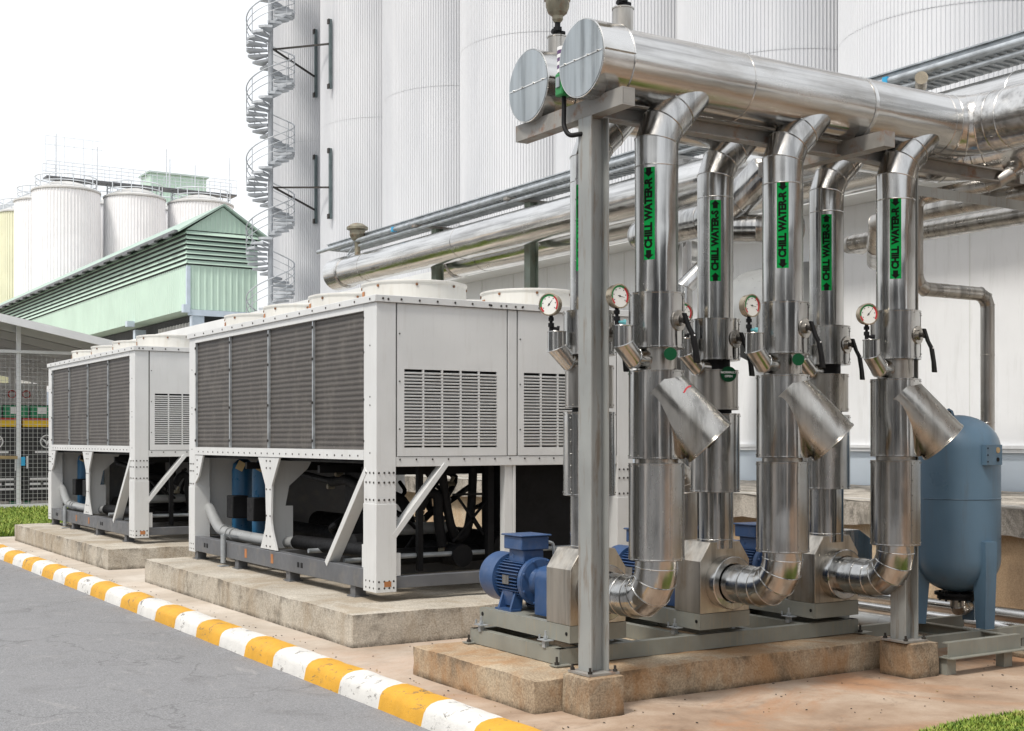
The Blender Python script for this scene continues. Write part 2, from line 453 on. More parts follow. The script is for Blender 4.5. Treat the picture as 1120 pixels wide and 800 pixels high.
_cache = {}
def text_mesh(txt, size, bold=.0, sx=1.0):
    key = (txt, size, bold, sx)
    if key in _cache: return _cache[key]
    cu = bpy.data.curves.new('lettering', 'FONT'); cu.body = txt; cu.size = size; cu.offset = bold
    cu.align_x = 'CENTER'; cu.align_y = 'CENTER'; cu.resolution_u = 3
    ob = bpy.data.objects.new('lettering', cu); col.objects.link(ob)
    dg = bpy.context.evaluated_depsgraph_get(); me = ob.evaluated_get(dg).to_mesh()
    import bmesh
    bm = bmesh.new(); bm.from_mesh(me)
    for q in range(-9, 10):
        bmesh.ops.bisect_plane(bm, geom=bm.verts[:] + bm.edges[:] + bm.faces[:], plane_co=(0, q * size * .055, 0), plane_no=(0, 1, 0))
    bm.verts.index_update()
    vs = [(v.co.x * sx, v.co.y) for v in bm.verts]; fs = [tuple(v.index for v in p.verts) for p in bm.faces]; bm.free()
    ob.evaluated_get(dg).to_mesh_clear(); bpy.data.objects.remove(ob); bpy.data.curves.remove(cu)
    _cache[key] = (vs, fs); return vs, fs
def add_text(mb, txt, size, fn, bold=0, sx=1.0):
    vs, fs = text_mesh(txt, size, bold, sx); n = len(mb.v)
    mb.v += [Vector(fn(a, b)) for a, b in vs]
    for f in fs: mb.face([n + i for i in f])

# ------------------------------------------------------------------ ground, road, kerb
mb = MB(); mb.quad((-1500, -1500, -.2), (1500, -1500, -.2), (1500, 1500, -.2), (-1500, 1500, -.2))
struct(mb, 'ground', 'paving', sharp=0)
mb = MB(); mb.grid((-14, -20, -.13), (17.76, 0, 0), (0, 140, 0), 4, 20)
struct(mb, 'road', 'asphalt', sharp=0)
mb = MB()
mb.grid((3.955, -14, 0), (60, 0, 0), (0, 150, 0), 10, 20)
struct(mb, 'paving', 'paving', sharp=0)

mb = MB()
prof = [(3.735, -.14), (3.75, -.05), (3.768, -.02), (3.80, .002), (3.85, .014), (3.92, .016), (3.955, .010), (3.962, -.02)]
L = .605; y = 8.23 - 24 * L
k = 0
while y < 48:
    seg = 10
    for j in range(seg):
        ya = y + L * j / seg; yb = y + L * (j + 1) / seg
        n = len(mb.v)
        for yy in (ya, yb):
            sk = .05
            for (px, pz) in prof:
                q = Vector((px, yy - (px - 3.735) * .0, pz))
                q += noise.noise_vector(Vector((px * 5, yy * 2.3, pz * 5))) * .007 + noise.noise_vector(Vector((px * 5, yy * 9, pz * 5))) * .004
                mb.v.append(q)
        mb.mat(k % 2)
        for i in range(len(prof) - 1):
            mb.face((n + i + 1, n + i, n + len(prof) + i, n + len(prof) + i + 1))
    y += L; k += 1
o = struct(mb, 'kerb', ['kyellow', 'kwhite'], sharp=60)

# pads (each one is a block that stands on the paving)
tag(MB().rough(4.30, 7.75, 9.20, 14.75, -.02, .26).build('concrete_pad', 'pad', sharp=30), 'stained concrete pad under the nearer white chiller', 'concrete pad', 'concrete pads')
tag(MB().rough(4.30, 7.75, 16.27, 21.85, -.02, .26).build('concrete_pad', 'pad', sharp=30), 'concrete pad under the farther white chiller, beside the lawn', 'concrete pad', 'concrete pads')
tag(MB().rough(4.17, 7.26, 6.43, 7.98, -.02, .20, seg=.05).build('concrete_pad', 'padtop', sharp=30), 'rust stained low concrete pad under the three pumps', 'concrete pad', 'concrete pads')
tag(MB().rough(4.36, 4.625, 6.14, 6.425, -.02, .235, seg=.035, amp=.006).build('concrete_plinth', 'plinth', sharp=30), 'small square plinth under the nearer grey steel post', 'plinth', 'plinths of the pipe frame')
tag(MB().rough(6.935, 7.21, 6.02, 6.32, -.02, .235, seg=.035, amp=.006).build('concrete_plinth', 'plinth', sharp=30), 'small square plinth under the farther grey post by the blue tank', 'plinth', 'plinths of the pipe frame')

# ------------------------------------------------------------------ grass
def grass(name, area, n, h, label, seed):
    rg = random.Random(seed); mb = MB()
    for _ in range(n):
        x, y = area(rg)
        a = rg.random() * 2 * PI; hh = h * (.5 + rg.random()); w = .004 + .003 * rg.random()
        if h > .07: w *= 2.2
        lx, ly = math.cos(a), math.sin(a); bend = hh * (.2 + .6 * rg.random())
        p = Vector((x, y, .0)); s_ = Vector((-ly, lx, 0)) * w; b1 = p + Vector((lx * bend * .35, ly * bend * .35, hh * .6)); b2 = p + Vector((lx * bend, ly * bend, hh))
        k = len(mb.v); mb.v += [p - s_, p + s_, b1 + s_ * .7, b1 - s_ * .7, b2]
        mb.face((k, k + 1, k + 2, k + 3)); mb.face((k + 3, k + 2, k + 4))
    o = mb.build(name, 'grass', sharp=0); o['kind'] = 'stuff'; o['label'] = label; o['category'] = 'grass'
def edge(x): return 4.92 + .05 * noise.noise(Vector((x * 2, 0, 3))) + .02 * noise.noise(Vector((x * 9, 0, 3))) - max(0, 5.9 - x) * .15
def a1(rg):
    while True:
        x = 4.9 + rg.random() * 3.2; y = 3.9 + rg.random() * 1.25
        if y < edge(x): return x, y
grass('grass', a1, 50000, .030, 'bright green turf edge in the right foreground corner', 3)
def a2(rg): return 4.1 + rg.random() * 4, 22.75 + rg.random() ** 1.3 * 8.3
grass('grass', a2, 42000, .085, 'green lawn in front of the wire mesh shed', 4)
mb = MB(); mb.quad((5.3, 3.7, .004), (8.6, 3.7, .004), (8.6, 4.85, .004), (5.7, 4.85, .004)); struct(mb, 'lawn', 'soil', sharp=0)
mb = MB(); mb.quad((3.97, 22.7, .004), (8.2, 22.7, .004), (8.2, 31.3, .004), (3.97, 31.3, .004)); struct(mb, 'lawn', 'soil', sharp=0)

rl = random.Random(21); lm = MB()
for q in range(260):
    if q % 3 == 0: x, y = 3.98 + rl.random() * .12, 4 + rl.random() * 16
    elif q % 3 == 1: x, y = 4.0 + rl.random() * 4.5, 5.0 + rl.random() * 1.4
    else: x, y = 4.25 + rl.random() * 3, 8.0 + rl.random() * 1.15
    if 4.3 < x < 4.7 and 6.1 < y: continue
    if 6.9 < x < 7.25 and 6.0 < y: continue
    a = rl.random() * 6.28; u = Vector((math.cos(a), math.sin(a), .15 * rl.random())) * (.004 + .011 * rl.random() ** 2) * .5; v = Vector((-math.sin(a), math.cos(a), .1)) * (.002 + .003 * rl.random())
    lm.mat(rl.choice((0, 0, 1))); lm.obox((x, y, .006), u, v, (0, 0, .002))
o = lm.build('litter', ['bolt', 'strap'], sharp=0); o['kind'] = 'stuff'; o['label'] = 'scattered grit and leaf bits on the concrete paving'; o['category'] = 'litter'

# ------------------------------------------------------------------ chillers
CX, CY = 4.78, 9.77
W_, L_ = 2.66, 4.84
def chiller():
    t = thing('chiller', (CX, CY, .26), 'nearer large white air-cooled chiller with dark coil panels, beside the pumps', 'chiller', 'air-cooled chillers')
    def B(): return MB()
    P = lambda x, y, z: (CX + x, CY + y, z)
    def bx(m, x0, x1, y0, y1, z0, z1): return m.box(CX + x0, CX + x1, CY + y0, CY + y1, z0, z1)
    # base frame
    m = B()
    bx(m, .0, .10, .10, L_, .355, .52); bx(m, W_ - .1, W_, .1, L_, .355, .52)
    bx(m, 0.012, W_ - .012, 0.012, .098, .365, .465); bx(m, .1, W_ - .1, L_ - .1, L_ - .005, .365, .5)
    for yy in (1.0, 2.0, 3.0, 4.0): bx(m, .102, W_ - .102, yy, yy + .08, .37, .46)
    m.mat(1)
    for yy in (1.55, 1.63, 4.2, 4.28): bx(m, -.003, .02, yy, yy + .05, .415, .465)
    m.build('base_frame', ['dframe', 'black'], t, bevel=.004)
    m = B()
    for yy in (.45, 1.9, 3.3, 4.6):
        for xx in (.02, W_ - .12):
            f = B(); bx(f, xx, xx + .1, yy, yy + .1, .27, .353); bx(f, xx - .02, xx + .12, yy - .03, yy + .13, .258, .27)
            f.build('foot', 'dframe', t)
    # columns
    def colm(y0, y1, x0, x1, end=0):
        m = B()
        sx = 1 if x0 < 1 else -1
        bx(m, x0, x1, y0, y1, .345, 2.755)
        m.mat(1)
        fx = x0 if sx > 0 else x1
        ny = (0, -1, 0); yy0 = y0
        rows = (1.03, 1.14, 1.2, .42, .375)
        zr = (1.335, 1.255, 1.11, .43, .375)
        for z in zr:
            if sx > 0: m.bolts([P(fx, y0 + (y1 - y0) * q, z) for q in (.2, .5, .8)], (-1, 0, 0), .01, .006)
            if end == 0: m.bolts([P(x0 + (x1 - x0) * q, yy0, z) for q in (.12, .4, .65, .88)], ny, .01, .006)
        m.bolts([P(fx, (y0 + y1) / 2, z) for z in (1.5, 1.9, 1.97, 2.4)], (-sx, 0, 0), .008, .004)
        m.mat(0)
        # overlapping leg sleeve
        bx(m, x0 - .004, x1 + .004, y0 - .004, y1 + .004, .34, 1.075)
        m.build('column', ['white', 'bolt'], t, bevel=.004)
    colm(0, .24, 0, .18); colm(L_ - .2, L_, 0, .17, 1); colm(0, .24, W_ - .18, W_); colm(L_ - .2, L_, W_ - .17, W_, 1)
    # roof trim
    m = B()
    bx(m, -.02, W_ + .02, -.02, .06, 2.757, 2.815); bx(m, -.02, .06, .062, L_ + .02, 2.757, 2.815)
    bx(m, W_ - .06, W_ + .02, .062, L_ + .02, 2.757, 2.815); bx(m, .062, W_ - .062, .062, L_ + .018, 2.74, 2.79)
    m.mat(1)
    m.bolts([P(.05 + i * .172, -.02, 2.785) for i in range(16)] + [P(x, -.02, 2.782) for x in (.1, 1.1, 1.2, 1.35, 1.42, 2.4)], (0, -1, 0), .011, .006)
    m.bolts([P(-.02, .08 + i * .3, 2.785) for i in range(17)], (-1, 0, 0), .011, .006)
    m.build('roof', ['white', 'bolt'], t, bevel=.006)
    # coil rails top/bottom
    m = B(); bx(m, -.002, .09, .241, L_ - .201, 1.44, 1.525); bx(m, -.002, .09, .241, L_ - .201, 2.70, 2.756)
    m.mat(1); m.bolts([P(-.002, .35 + i * .16, 1.475) for i in range(27)], (-1, 0, 0), .008, .005)
    m.build('coil_rail', ['white', 'bolt'], t)
    # coil bays
    ys = [.243 + i * (L_ - .445) / 4 for i in range(5)]
    for i in range(4):
        m = B(); bx(m, .03, .08, ys[i] + .012, ys[i + 1] - .012, 1.527, 2.698); m.build('coil_panel', 'coil', t)
    for i in range(0, 5):
        m = B(); bx(m, .008, .09, ys[i] - .0115, ys[i] + .0115, 1.527, 2.698)
        m.mat(1); m.bolts([P(.008, ys[i], z) for z in (1.6, 1.95, 2.35, 2.64)], (-1, 0, 0), .014, .01)
        m.build('divider_strip', ['zinc', 'bolt'], t)
    # far coil side
    m = B(); bx(m, W_ - .08, W_ - .02, .243, L_ - .203, 1.445, 2.73); m.build('coil_panel', 'coil', t)
    m = B(); bx(m, .10, W_ - .1, L_ - .06, L_ - .01, 1.40, 2.755); bx(m, .172, .95, L_ - .05, L_ - .02, .52, 1.398); m.build('far_end_panel', 'white', t)
    m = B(); bx(m, .952, W_ - .172, L_ - .05, L_ - .02, .52, 1.398); m.build('far_end_panel', 'dframe', t)
    # end wall
    m = B(); bx(m, .182, W_ - .182, .03, .09, 1.42, 2.755)
    m.build('end_backing', 'black', t)
    m = B(); bx(m, .182, W_ - .182, 0.004, .08, 1.385, 1.468)
    m.mat(1); m.bolts([P(.22 + i * .155, .004, 1.445) for i in range(15)], (0, -1, 0), .009, .006)
    m.build('end_rail', ['white', 'bolt'], t, bevel=.004)
    def louvre_panel(x0, x1, lx0, lx1, nc):
        z0, z1, lz0, lz1 = 1.472, 2.752, 1.545, 2.205
        m = B(); bx(m, x0, lx0, 0, .02, z0, z1); bx(m, lx1, x1, 0, .02, z0, z1)
        bx(m, lx0, lx1, 0, .02, z0, lz0); bx(m, lx0, lx1, 0, .02, lz1, z1)
        m.mat(1); m.bolts([P(x0 + .02, 0, z) for z in (1.7, 2.1, 2.5)], (0, -1, 0), .007, .004)
        p = m.build('end_panel', ['white', 'bolt'], t)
        m = B(); nr = 24; h = (lz1 - lz0) / nr
        for i in range(nr - 1):
            z = lz0 + h * (i + 1)
            m.obox(P((lx0 + lx1) / 2, .012, z - .003), ((lx1 - lx0) / 2, 0, 0), (0, .012, .0045), (0, .0015, -.0055))
        wcol = (lx1 - lx0) / nc
        for j in range(1, nc): bx(m, lx0 + j * wcol - .008, lx0 + j * wcol + .008, .001, .0205, lz0, lz1)
        m.build('louvre', 'white', p, sharp=20)
    louvre_panel(.195, 1.27, .26, 1.17, 5)
    louvre_panel(1.39, 2.465, 1.45, 2.36, 5)
    m = B(); bx(m, 1.285, 1.375, 0, .025, 1.472, 2.752); m.build('end_mullion', 'white', t, bevel=.003)
    # mid supports
    m = B(); bx(m, 1.27, 1.345, .03, .11, .466, 1.384); bx(m, 1.35, 1.375, .02, .09, .466, 1.384); m.build('support', 'white', t)
    gus = [(-.33, 1.435), (.33, 1.435), (.10, 1.16), (.075, .83), (.11, .72), (.25, .53), (-.25, .53), (-.11, .72), (-.075, .83), (-.10, 1.16)]
    m = B(); m.prism(gus, lambda a, b, q: P(.005 + q, 2.42 + a * .85, b), 0, .02)
    bx(m, .026, .28, 2.46, 2.48, .53, .95)
    m.prism([(.026, 1.43), (.50, 1.43), (.44, 1.32), (.24, 1.15), (.20, .95), (.026, .95)], lambda a, b, q: P(a, 2.46 + q, b), 0, .02)
    m.mat(1); m.bolts([P(.005, 2.42 + a, z) for z in (1.4, 1.33, 1.12, .86, .66, .56) for a in (-.05, .05)], (-1, 0, 0), .009, .006)
    m.build('gusset_support', ['white', 'bolt'], t)
    m = B(); m.prism([(L_ - .2, 1.435), (L_ - .46, 1.435), (L_ - .32, 1.2), (L_ - .2, 1.12)][::-1], lambda a, b, q: P(.004 + q, a, b), 0, .02)
    m.mat(1); m.bolts([P(.004, L_ - .27, z) for z in (1.38, 1.3, 1.22)], (-1, 0, 0), .009, .006)
    m.build('gusset', ['white', 'bolt'], t)
    # braces
    m = B(); m.bar(P(.05, .2, 1.36), P(.05, 1.02, .50), .06, .11, (1, 0, 0)); m.build('brace', 'white', t, bevel=.003)
    m = B(); m.bar(P(.16, .045, .80), P(.66, .045, 1.40), .05, .10, (0, 1, 0)); m.build('brace', 'white', t, bevel=.003)
    m = B(); bx(m, .182, .235, .02, .07, .47, .66); m.build('bracket_plate', 'white', t); m = B(); bx(m, .03, .08, .242, .34, .525, .72); m.build('bracket_plate', 'white', t)
    # underside tray
    m = B(); bx(m, .1, W_ - .1, .1, L_ - .07, 1.405, 1.425); m.build('underside', 'black', t)
    # cabinet
    m = B(); bx(m, 1.46, 2.44, .35, .75, .5, 1.40); bx(m, 1.2, 1.26, .2, .26, .47, 1.4); m.build('control_cabinet', 'black', t)
    # compressors
    for (x, yy) in ((.46, 4.35), (.46, 3.72)):
        m = B(); m.lathe(P(x, yy, .52), (0, 0, 1), [(.10, 0), (.125, .03), (.125, .74), (.11, .82), (.05, .87)], 28)
        c = m.build('compressor', 'cblue', t)
        m = B(); bx(m, x - .23, x - .05, yy - .30, yy - .1, .74, .99)
        m.build('terminal_box', 'black', c, bevel=.01)
        m = B(); m.bar(P(x - .1, yy - .13, 1.27), P(x - .06, yy - .15, 1.36), .09, .006, (-1, -1, 0)); m.build('sticker', 'strap', c)
    m = B(); m.lathe(P(.85, 2.0, .5), (0, 0, 1), [(.14, 0), (.16, .03), (.16, .78), (.12, .87)], 28); m.build('compressor', 'black', t)
    # pipes
    pts = []
    ctrl = [(.17, 4.85, .86), (.17, 4.66, .84), (.17, 4.45, .70), (.17, 4.2, .60), (.19, 3.6, .575), (.20, 2.9, .575), (.24, 2.3, .59)]
    m = B(); m.tube(smooth(ctrl, 5, P), .06, 20)
    for (yy, z) in ((3.98, .585), (3.86, .58), (4.15, .6)): m.band(P(.18, yy, z), (0, 1, 0), .058, .03, .012, 20)
    m.band(P(.17, 4.8, .857), (0, 1, 0), .06, .03, .015, 20)
    m.build('water_pipe', 'pipegrey', t)
    m = B(); m.tube([P(.25, 2.28, .60), P(.35, .5, .62)], .07, 20); m.tube([P(1.0, 4.5, .58), P(1.0, .3, .58)], .10, 24); m.tube([P(1.45, 4.5, .64), P(1.45, .3, .64)], .13, 24)
    m.tube([P(.3, .62, .57), P(2.3, .62, .57)], .075, 20); m.tube([P(.3, 1.1, .66), P(2.3, 1.1, .66)], .09, 20)
    m.tube(smooth([(.9, .5, 1.3), (.95, .5, 1.0), (1.0, .5, .8), (1.05, .5, .72), (1.15, .5, .78), (1.2, .5, 1.0), (1.22, .5, 1.35)], 5, P), .04, 16)
    m.tube(smooth([(.7, .55, 1.0), (.78, .55, 1.12), (.85, .5, 1.1), (.86, .5, .9), (.9, .5, .65)], 5, P), .045, 16)
    m.tube(smooth([(.3, .9, 1.05), (.5, .9, 1.1), (.7, .9, 1.05), (.8, .9, .8)], 5, P), .05, 16)
    m.tube(smooth([(.5, 2.0, 1.2), (.5, 1.6, 1.22), (.5, 1.2, 1.1), (.5, .95, .9), (.5, .9, .7)], 5, P), .05, 16)
    m.tube(smooth([(.6, 3.0, 1.25), (.6, 2.2, 1.2), (.6, 1.5, 1.25), (.6, .8, 1.38)], 5, P), .035, 12)
    m.bar(P(.95, .4, .7), P(1.3, .4, 1.05), .02, .02); m.bar(P(1.0, .4, 1.1), P(1.27, .4, .75), .02, .02); m.bar(P(.95, .4, 1.12), P(1.27, .4, 1.12), .02, .02)
    rg = random.Random(11)
    for q in range(9):
        x = .35 + rg.random() * 1.5; yy = .35 + rg.random() * 2.0; z = .7; pth = [(x, yy, .55)]
        for w_ in range(5):
            x = min(2.1, max(.25, x + (rg.random() - .5) * .45)); yy = min(2.6, max(.3, yy + (rg.random() - .45) * .5)); z = min(1.36, z + rg.random() * .22); pth.append((x, yy, z))
        m.tube(smooth(pth, 4, P), .014 + .02 * rg.random(), 10)
    for yy in (.55, 1.5, 2.6, 3.4): bx(m, .15, 2.5, yy, yy + .05, 1.30, 1.37)
    bx(m, .5, .8, 1.3, 1.7, .95, 1.3); bx(m, .9, 1.1, 2.2, 2.5, .75, 1.15); bx(m, .55, .6, .3, .35, .466, 1.4)
    m.build('refrigerant_piping', 'black', t)
    for (x, yy, z) in ((.45, 1.75, 1.28), (.62, 1.55, 1.1), (.5, 2.05, 1.15), (.75, .65, .9), (.9, .5, .62), (1.15, .8, 1.2)):
        m = B(); m.cyl(P(x, yy, z), P(x + .03, yy - .01, z + .07), .018, n=10); m.cyl(P(x - .03, yy, z), P(x + .04, yy, z), .026, n=8)
        m.build('valve', 'brass', t)
    for yy, z in ((.35, .60), (.9, .53), (1.7, .56), (2.6, .53)): MB().tube([P(.12, yy, z), P(2.5, yy, z)], .022, 10).build('tie_rod', 'zinc', t)
    m = B(); m.tube([P(.3, .8, .80), P(1.1, .8, .80)], .055, 20); m.build('cross_pipe', 'pipegrey', t)
    m = B(); m.cyl(P(-.03, 3.62, .30), P(-.03, 3.62, .60), .028, n=16); m.bar(P(-.03, 3.62, .6), P(.2, 3.62, .56), .03, .02); bx(m, -.08, .02, 3.57, 3.67, .262, .272); m.build('pipe_stand', 'zinc', t)
    # stickers
    m = B(); bx(m, .07, .135, -.006, -.001, .385, .43); m.build('sticker', 'orange', t)
    m = B()
    for yy in (2.28, 3.0): bx(m, -.003, .001, yy, yy + .06, .40, .49)
    m.build('sticker', 'orange', t)
    # fans
    for j in range(4):
        for x in (.70, 1.94):
            c = P(x, .66 + j * 1.19, 2.79)
            m = B(); r = .465
            prof = [(r + .02, 0), (r, .02), (r, .17), (r + .012, .19), (r + .012, .205), (r - .006, .21), (r - .012, .19), (r - .012, .01)]
            rings = [m.ring(Vector(c) + Z * h, Z, rr, 48) for rr, h in prof]; m.loft(rings, False, False)
            m.mat(1)
            for a in range(8):
                an = a * PI / 4 + .35; d = Vector((math.cos(an), math.sin(an), 0))
                m.bolts([Vector(c) + d * r + Z * .165], d, .012, .01)
            m.mat(2)
            for an in (PI * 1.42,):
                pass
            f = m.build('fan_shroud', ['cream', 'rust', 'orange'], t)
            m = B()
            for rr in (.08, .16, .24, .32, .40, .455): m.bead(m.ring(Vector(c) + Z * .195, Z, rr, 32), .003, 4)
            for a in range(8):
                d = Vector((math.cos(a * PI / 4), math.sin(a * PI / 4), 0)); m.bar(Vector(c) + Z * .195 + d * .07, Vector(c) + Z * .195 + d * .46, .006, .006)
            m.build('fan_guard', 'zinc', f)
            m = B()
            for a in range(5):
                d = Vector((math.cos(a * 1.2566), math.sin(a * 1.2566), 0)); e = Vector((-d.y, d.x, .45)).normalized()
                m.obox(Vector(c) + Z * .1 + d * .25, d * .19, e * .1, d.cross(e) * .003)
            m.cyl(Vector(c) + Z * .03, Vector(c) + Z * .15, .07, n=20)
            m.build('fan_blade', 'black', f)
            m = B(); d = Vector((-.80, -.60, 0)); e = Vector((.6, -.8, 0))
            d2 = (Vector((.05, -1, 0))).normalized()
            dd = Vector((-1, .12, 0)).normalized() if False else Vector((-.98, .2, 0))
            ee = Vector((-dd.y, dd.x, 0))
            m.obox(Vector(c) + dd * (r + .004) + Z * .085, ee * .035, Z * .045, dd * .002); m.build('sticker', 'orange', f)
    return t
def smooth(ctrl, k, P=lambda *a: a):
    c = [Vector(P(*q)) for q in ctrl]; c = [c[0] * 2 - c[1]] + c + [c[-1] * 2 - c[-2]]; out = []
    for i in range(1, len(c) - 2):
        for j in range(k):
            t = j / k; a, b, d, e = c[i - 1], c[i], c[i + 1], c[i + 2]
            out.append(.5 * ((2 * b) + (d - a) * t + (2 * a - 5 * b + 4 * d - e) * t * t + (3 * b - a - 3 * d + e) * t ** 3))
    out.append(c[-2]); return out
ch1 = chiller()
copy_thing(ch1, (0, 7.03, 0), 'farther white air-cooled chiller with dark coil panels, near the wire mesh shed')

# ------------------------------------------------------------------ pipe frame
def hpost(x, y, z0, z1, s=.065, t=.009):
    m = MB()
    m.box(x - s, x - s + t, y - s, y + s, z0, z1); m.box(x + s - t, x + s, y - s, y + s, z0, z1)
    m.box(x - s + t + .0003, x + s - t - .0003, y - t / 2, y + t / 2, z0, z1)
    return m
pf = thing('pipe_frame', (4.5, 6.29, .235), 'grey steel frame carrying the two thick header pipes above the pumps', 'pipe support')
hpost(4.5, 6.29, .25, 3.51).build('post', 'post', pf)
hpost(7.03, 6.17, .25, 3.51).build('post', 'post', pf)
for (x, y) in ((4.5, 6.29), (7.03, 6.17)):
    m = MB(); m.box(x - .11, x + .11, y - .11, y + .11, .236, .249); m.mat(1)
    for a in (-.09, .09):
        for b in (-.09, .09): m.cyl((x + a, y + b, .25), (x + a, y + b, .285), .008, n=8); m.cyl((x + a, y + b, .25), (x + a, y + b, .263), .015, n=6)
    m.build('base_plate', ['rustbeam', 'bolt'], pf)
m = MB(); y0, y1 = 5.93, 7.06
m.box(4.44, 4.448, y0, y1, 3.513, 3.615); m.box(4.448, 4.53, y0, y1, 3.513, 3.521); m.box(4.448, 4.53, y0, y1, 3.607, 3.615)
m.box(4.45, 4.53, y0, y0 + .006, 3.522, 3.606)
m.build('cross_beam', 'rustbeam', pf)
m = MB(); m.box(6.51, 6.61, 5.88, 7.06, 3.513, 3.615); m.build('cross_beam', 'rustbeam', pf)
m = MB(); m.box(4.535, 6.505, 6.25, 6.33, 3.513, 3.523); m.box(4.535, 6.505, 6.25, 6.33, 3.597, 3.607); m.box(4.535, 6.505, 6.286, 6.294, 3.5233, 3.5967)
m.box(6.615, 8.42, 6.25, 6.33, 3.513, 3.523); m.box(6.615, 8.42, 6.25, 6.33, 3.597, 3.607); m.box(6.615, 8.42, 6.286, 6.294, 3.5233, 3.5967)
m.build('long_beam', 'rustbeam', pf)
m = MB(); m.box(7.14, 8.42, 6.16, 6.168, 3.30, 3.37); m.box(7.14, 8.42, 6.168, 6.23, 3.362, 3.37); m.build('bracket_arm', 'post', pf)

# ------------------------------------------------------------------ headers
YR, YS, ZH, RH = 6.15, 6.80, 3.82, .21
def header(name, y, xs, xe, label, vent):
    t = thing(name, (xs, y, ZH - RH), label, 'pipe', 'thick header pipes')
    m = MB(); path = [(xs + .235, y, ZH)]
    Rb = .30
    for k in range(0, 5):
        a = k * PI / 8
        path.append((xe - Rb + Rb * math.sin(a), y - Rb + Rb * math.cos(a), ZH))
    path.append((xe, -5.0, ZH))
    m.tube(path, RH, 64, beads=(1, 2, 3, 4, 5), bead_r=.005)
    for x in [xs + 1.16 + i * 1.05 for i in range(5)]:
        if x < xe - .35: m.bead(m.ring((x, y, ZH), (1, 0, 0), RH, 64), .005)
    for yy in (y - .42, y - 1.4, y - 2.4): m.bead(m.ring((xe, yy, ZH), (0, 1, 0), RH, 64), .005)
    m.build('pipe_run', 'steel_x', t)
    m = MB(); m.lathe((xs, y, ZH), (1, 0, 0), [(RH + .014, 0), (RH + .014, .225), (RH + .0, .228)], 64)
    m.bead(m.ring((xs + .222, y, ZH), (1, 0, 0), RH + .014, 64), .005)
    m.bead(m.ring((xs + .002, y, ZH), (1, 0, 0), RH + .013, 64), .004)
    m.box(xs + .01, xs + .22, y - RH - .03, y - RH - .012, ZH + .004, ZH + .010)
    m.build('end_sleeve', 'steel_x', t)
    m = MB(); m.cyl((xs - .004, y, ZH), (xs - .001, y, ZH), RH + .008, n=64); m.mat(1)
    m.bar((xs - .006, y - RH, ZH + .0), (xs - .006, y + RH, ZH + .0), .003, .008)
    for q in (-.17, -.07, .06, .16): m.cyl((xs - .008, y + q, ZH + .002), (xs - .014, y + q, ZH + .002), .005, n=8)
    m.build('end_cap', ['steel_cap', 'steel_bright'], t)
    # saddle strap
    m = MB(); m.band((6.56, y, ZH), (1, 0, 0), RH, .03, .005, 64); m.build('strap', 'steel_bright', t)
    # vent
    if vent:
        vx = xs + vent
        m = MB(); m.lathe((vx, y, ZH + RH - .03), Z, [(.062, 0), (.062, .15), (.066, .152), (.066, .16), (.01, .165)], 32); m.build('vent_stub', 'steel_dull', t)
        m = MB(); zz = ZH + RH + .13
        m.cyl((vx, y, zz), (vx, y, zz + .10), .018, n=12); m.cyl((vx - .04, y, zz + .03), (vx + .05, y, zz + .03), .016, n=10); m.cyl((vx, y, zz + .035), (vx, y, zz + .06), .03, n=6)
        v = m.build('vent_cock', 'black', t)
        m = MB(); m.lathe((vx, y, zz + .09), Z, [(.02, 0), (.035, .02), (.035, .04), (.06, .06), (.075, .10), (.078, .17), (.10, .175), (.10, .195), (.07, .20), (.068, .24), (.03, .25)], 28)
        m.build('air_valve', 'brass', t)
        m = MB(); m.lathe((vx, y, zz + .263), Z, [(.098, 0), (.106, .004), (.106, .02), (.05, .03), (.03, .09), (.012, .1)], 28)
        for a in range(6):
            d = Vector((math.cos(a), math.sin(a), 0)) * .09; m.cyl(Vector((vx, y, zz + .24)) + d, Vector((vx, y, zz + .3)) + d, .008, n=6)
        m.build('valve_flange', 'rust', t)
    return t
header('header_pipe', 6.19, 4.34, 7.66, 'thick steel return header pipe, the nearer of two with round end caps', .30)
header('header_pipe', 6.85, 4.40, 8.36, 'thick steel supply header pipe, behind and left of the nearer header', .22)

# flow sensor with hose between the headers
t = thing('flow_sensor', (4.40, 6.42, 3.66), 'small green sensor with ribbed white neck and black hose between the header caps', 'sensor')
m = MB()
for i in range(7):
    m.mat(i % 2); m.cyl((4.40, 6.44, 3.80 + i * .022), (4.40, 6.44, 3.80 + (i + 1) * .022 - .001), .05, n=24)
m.build('ribbed_neck', ['whiteink', 'purple'], t)
m = MB(); m.box(4.35, 4.43, 6.40, 6.48, 3.66, 3.797); m.build('housing', 'dialgreen', t, bevel=.01)
m = MB(); m.box(4.343, 4.349, 6.42, 6.46, 3.71, 3.77); m.build('display', 'steel_cap', t)
m = MB(); m.tube(smooth([(4.39, 6.44, 3.66), (4.39, 6.44, 3.58), (4.385, 6.43, 3.48), (4.39, 6.38, 3.42), (4.43, 6.33, 3.42), (4.47, 6.31, 3.42)], 6), .014, 12); m.build('hose', 'black', t)

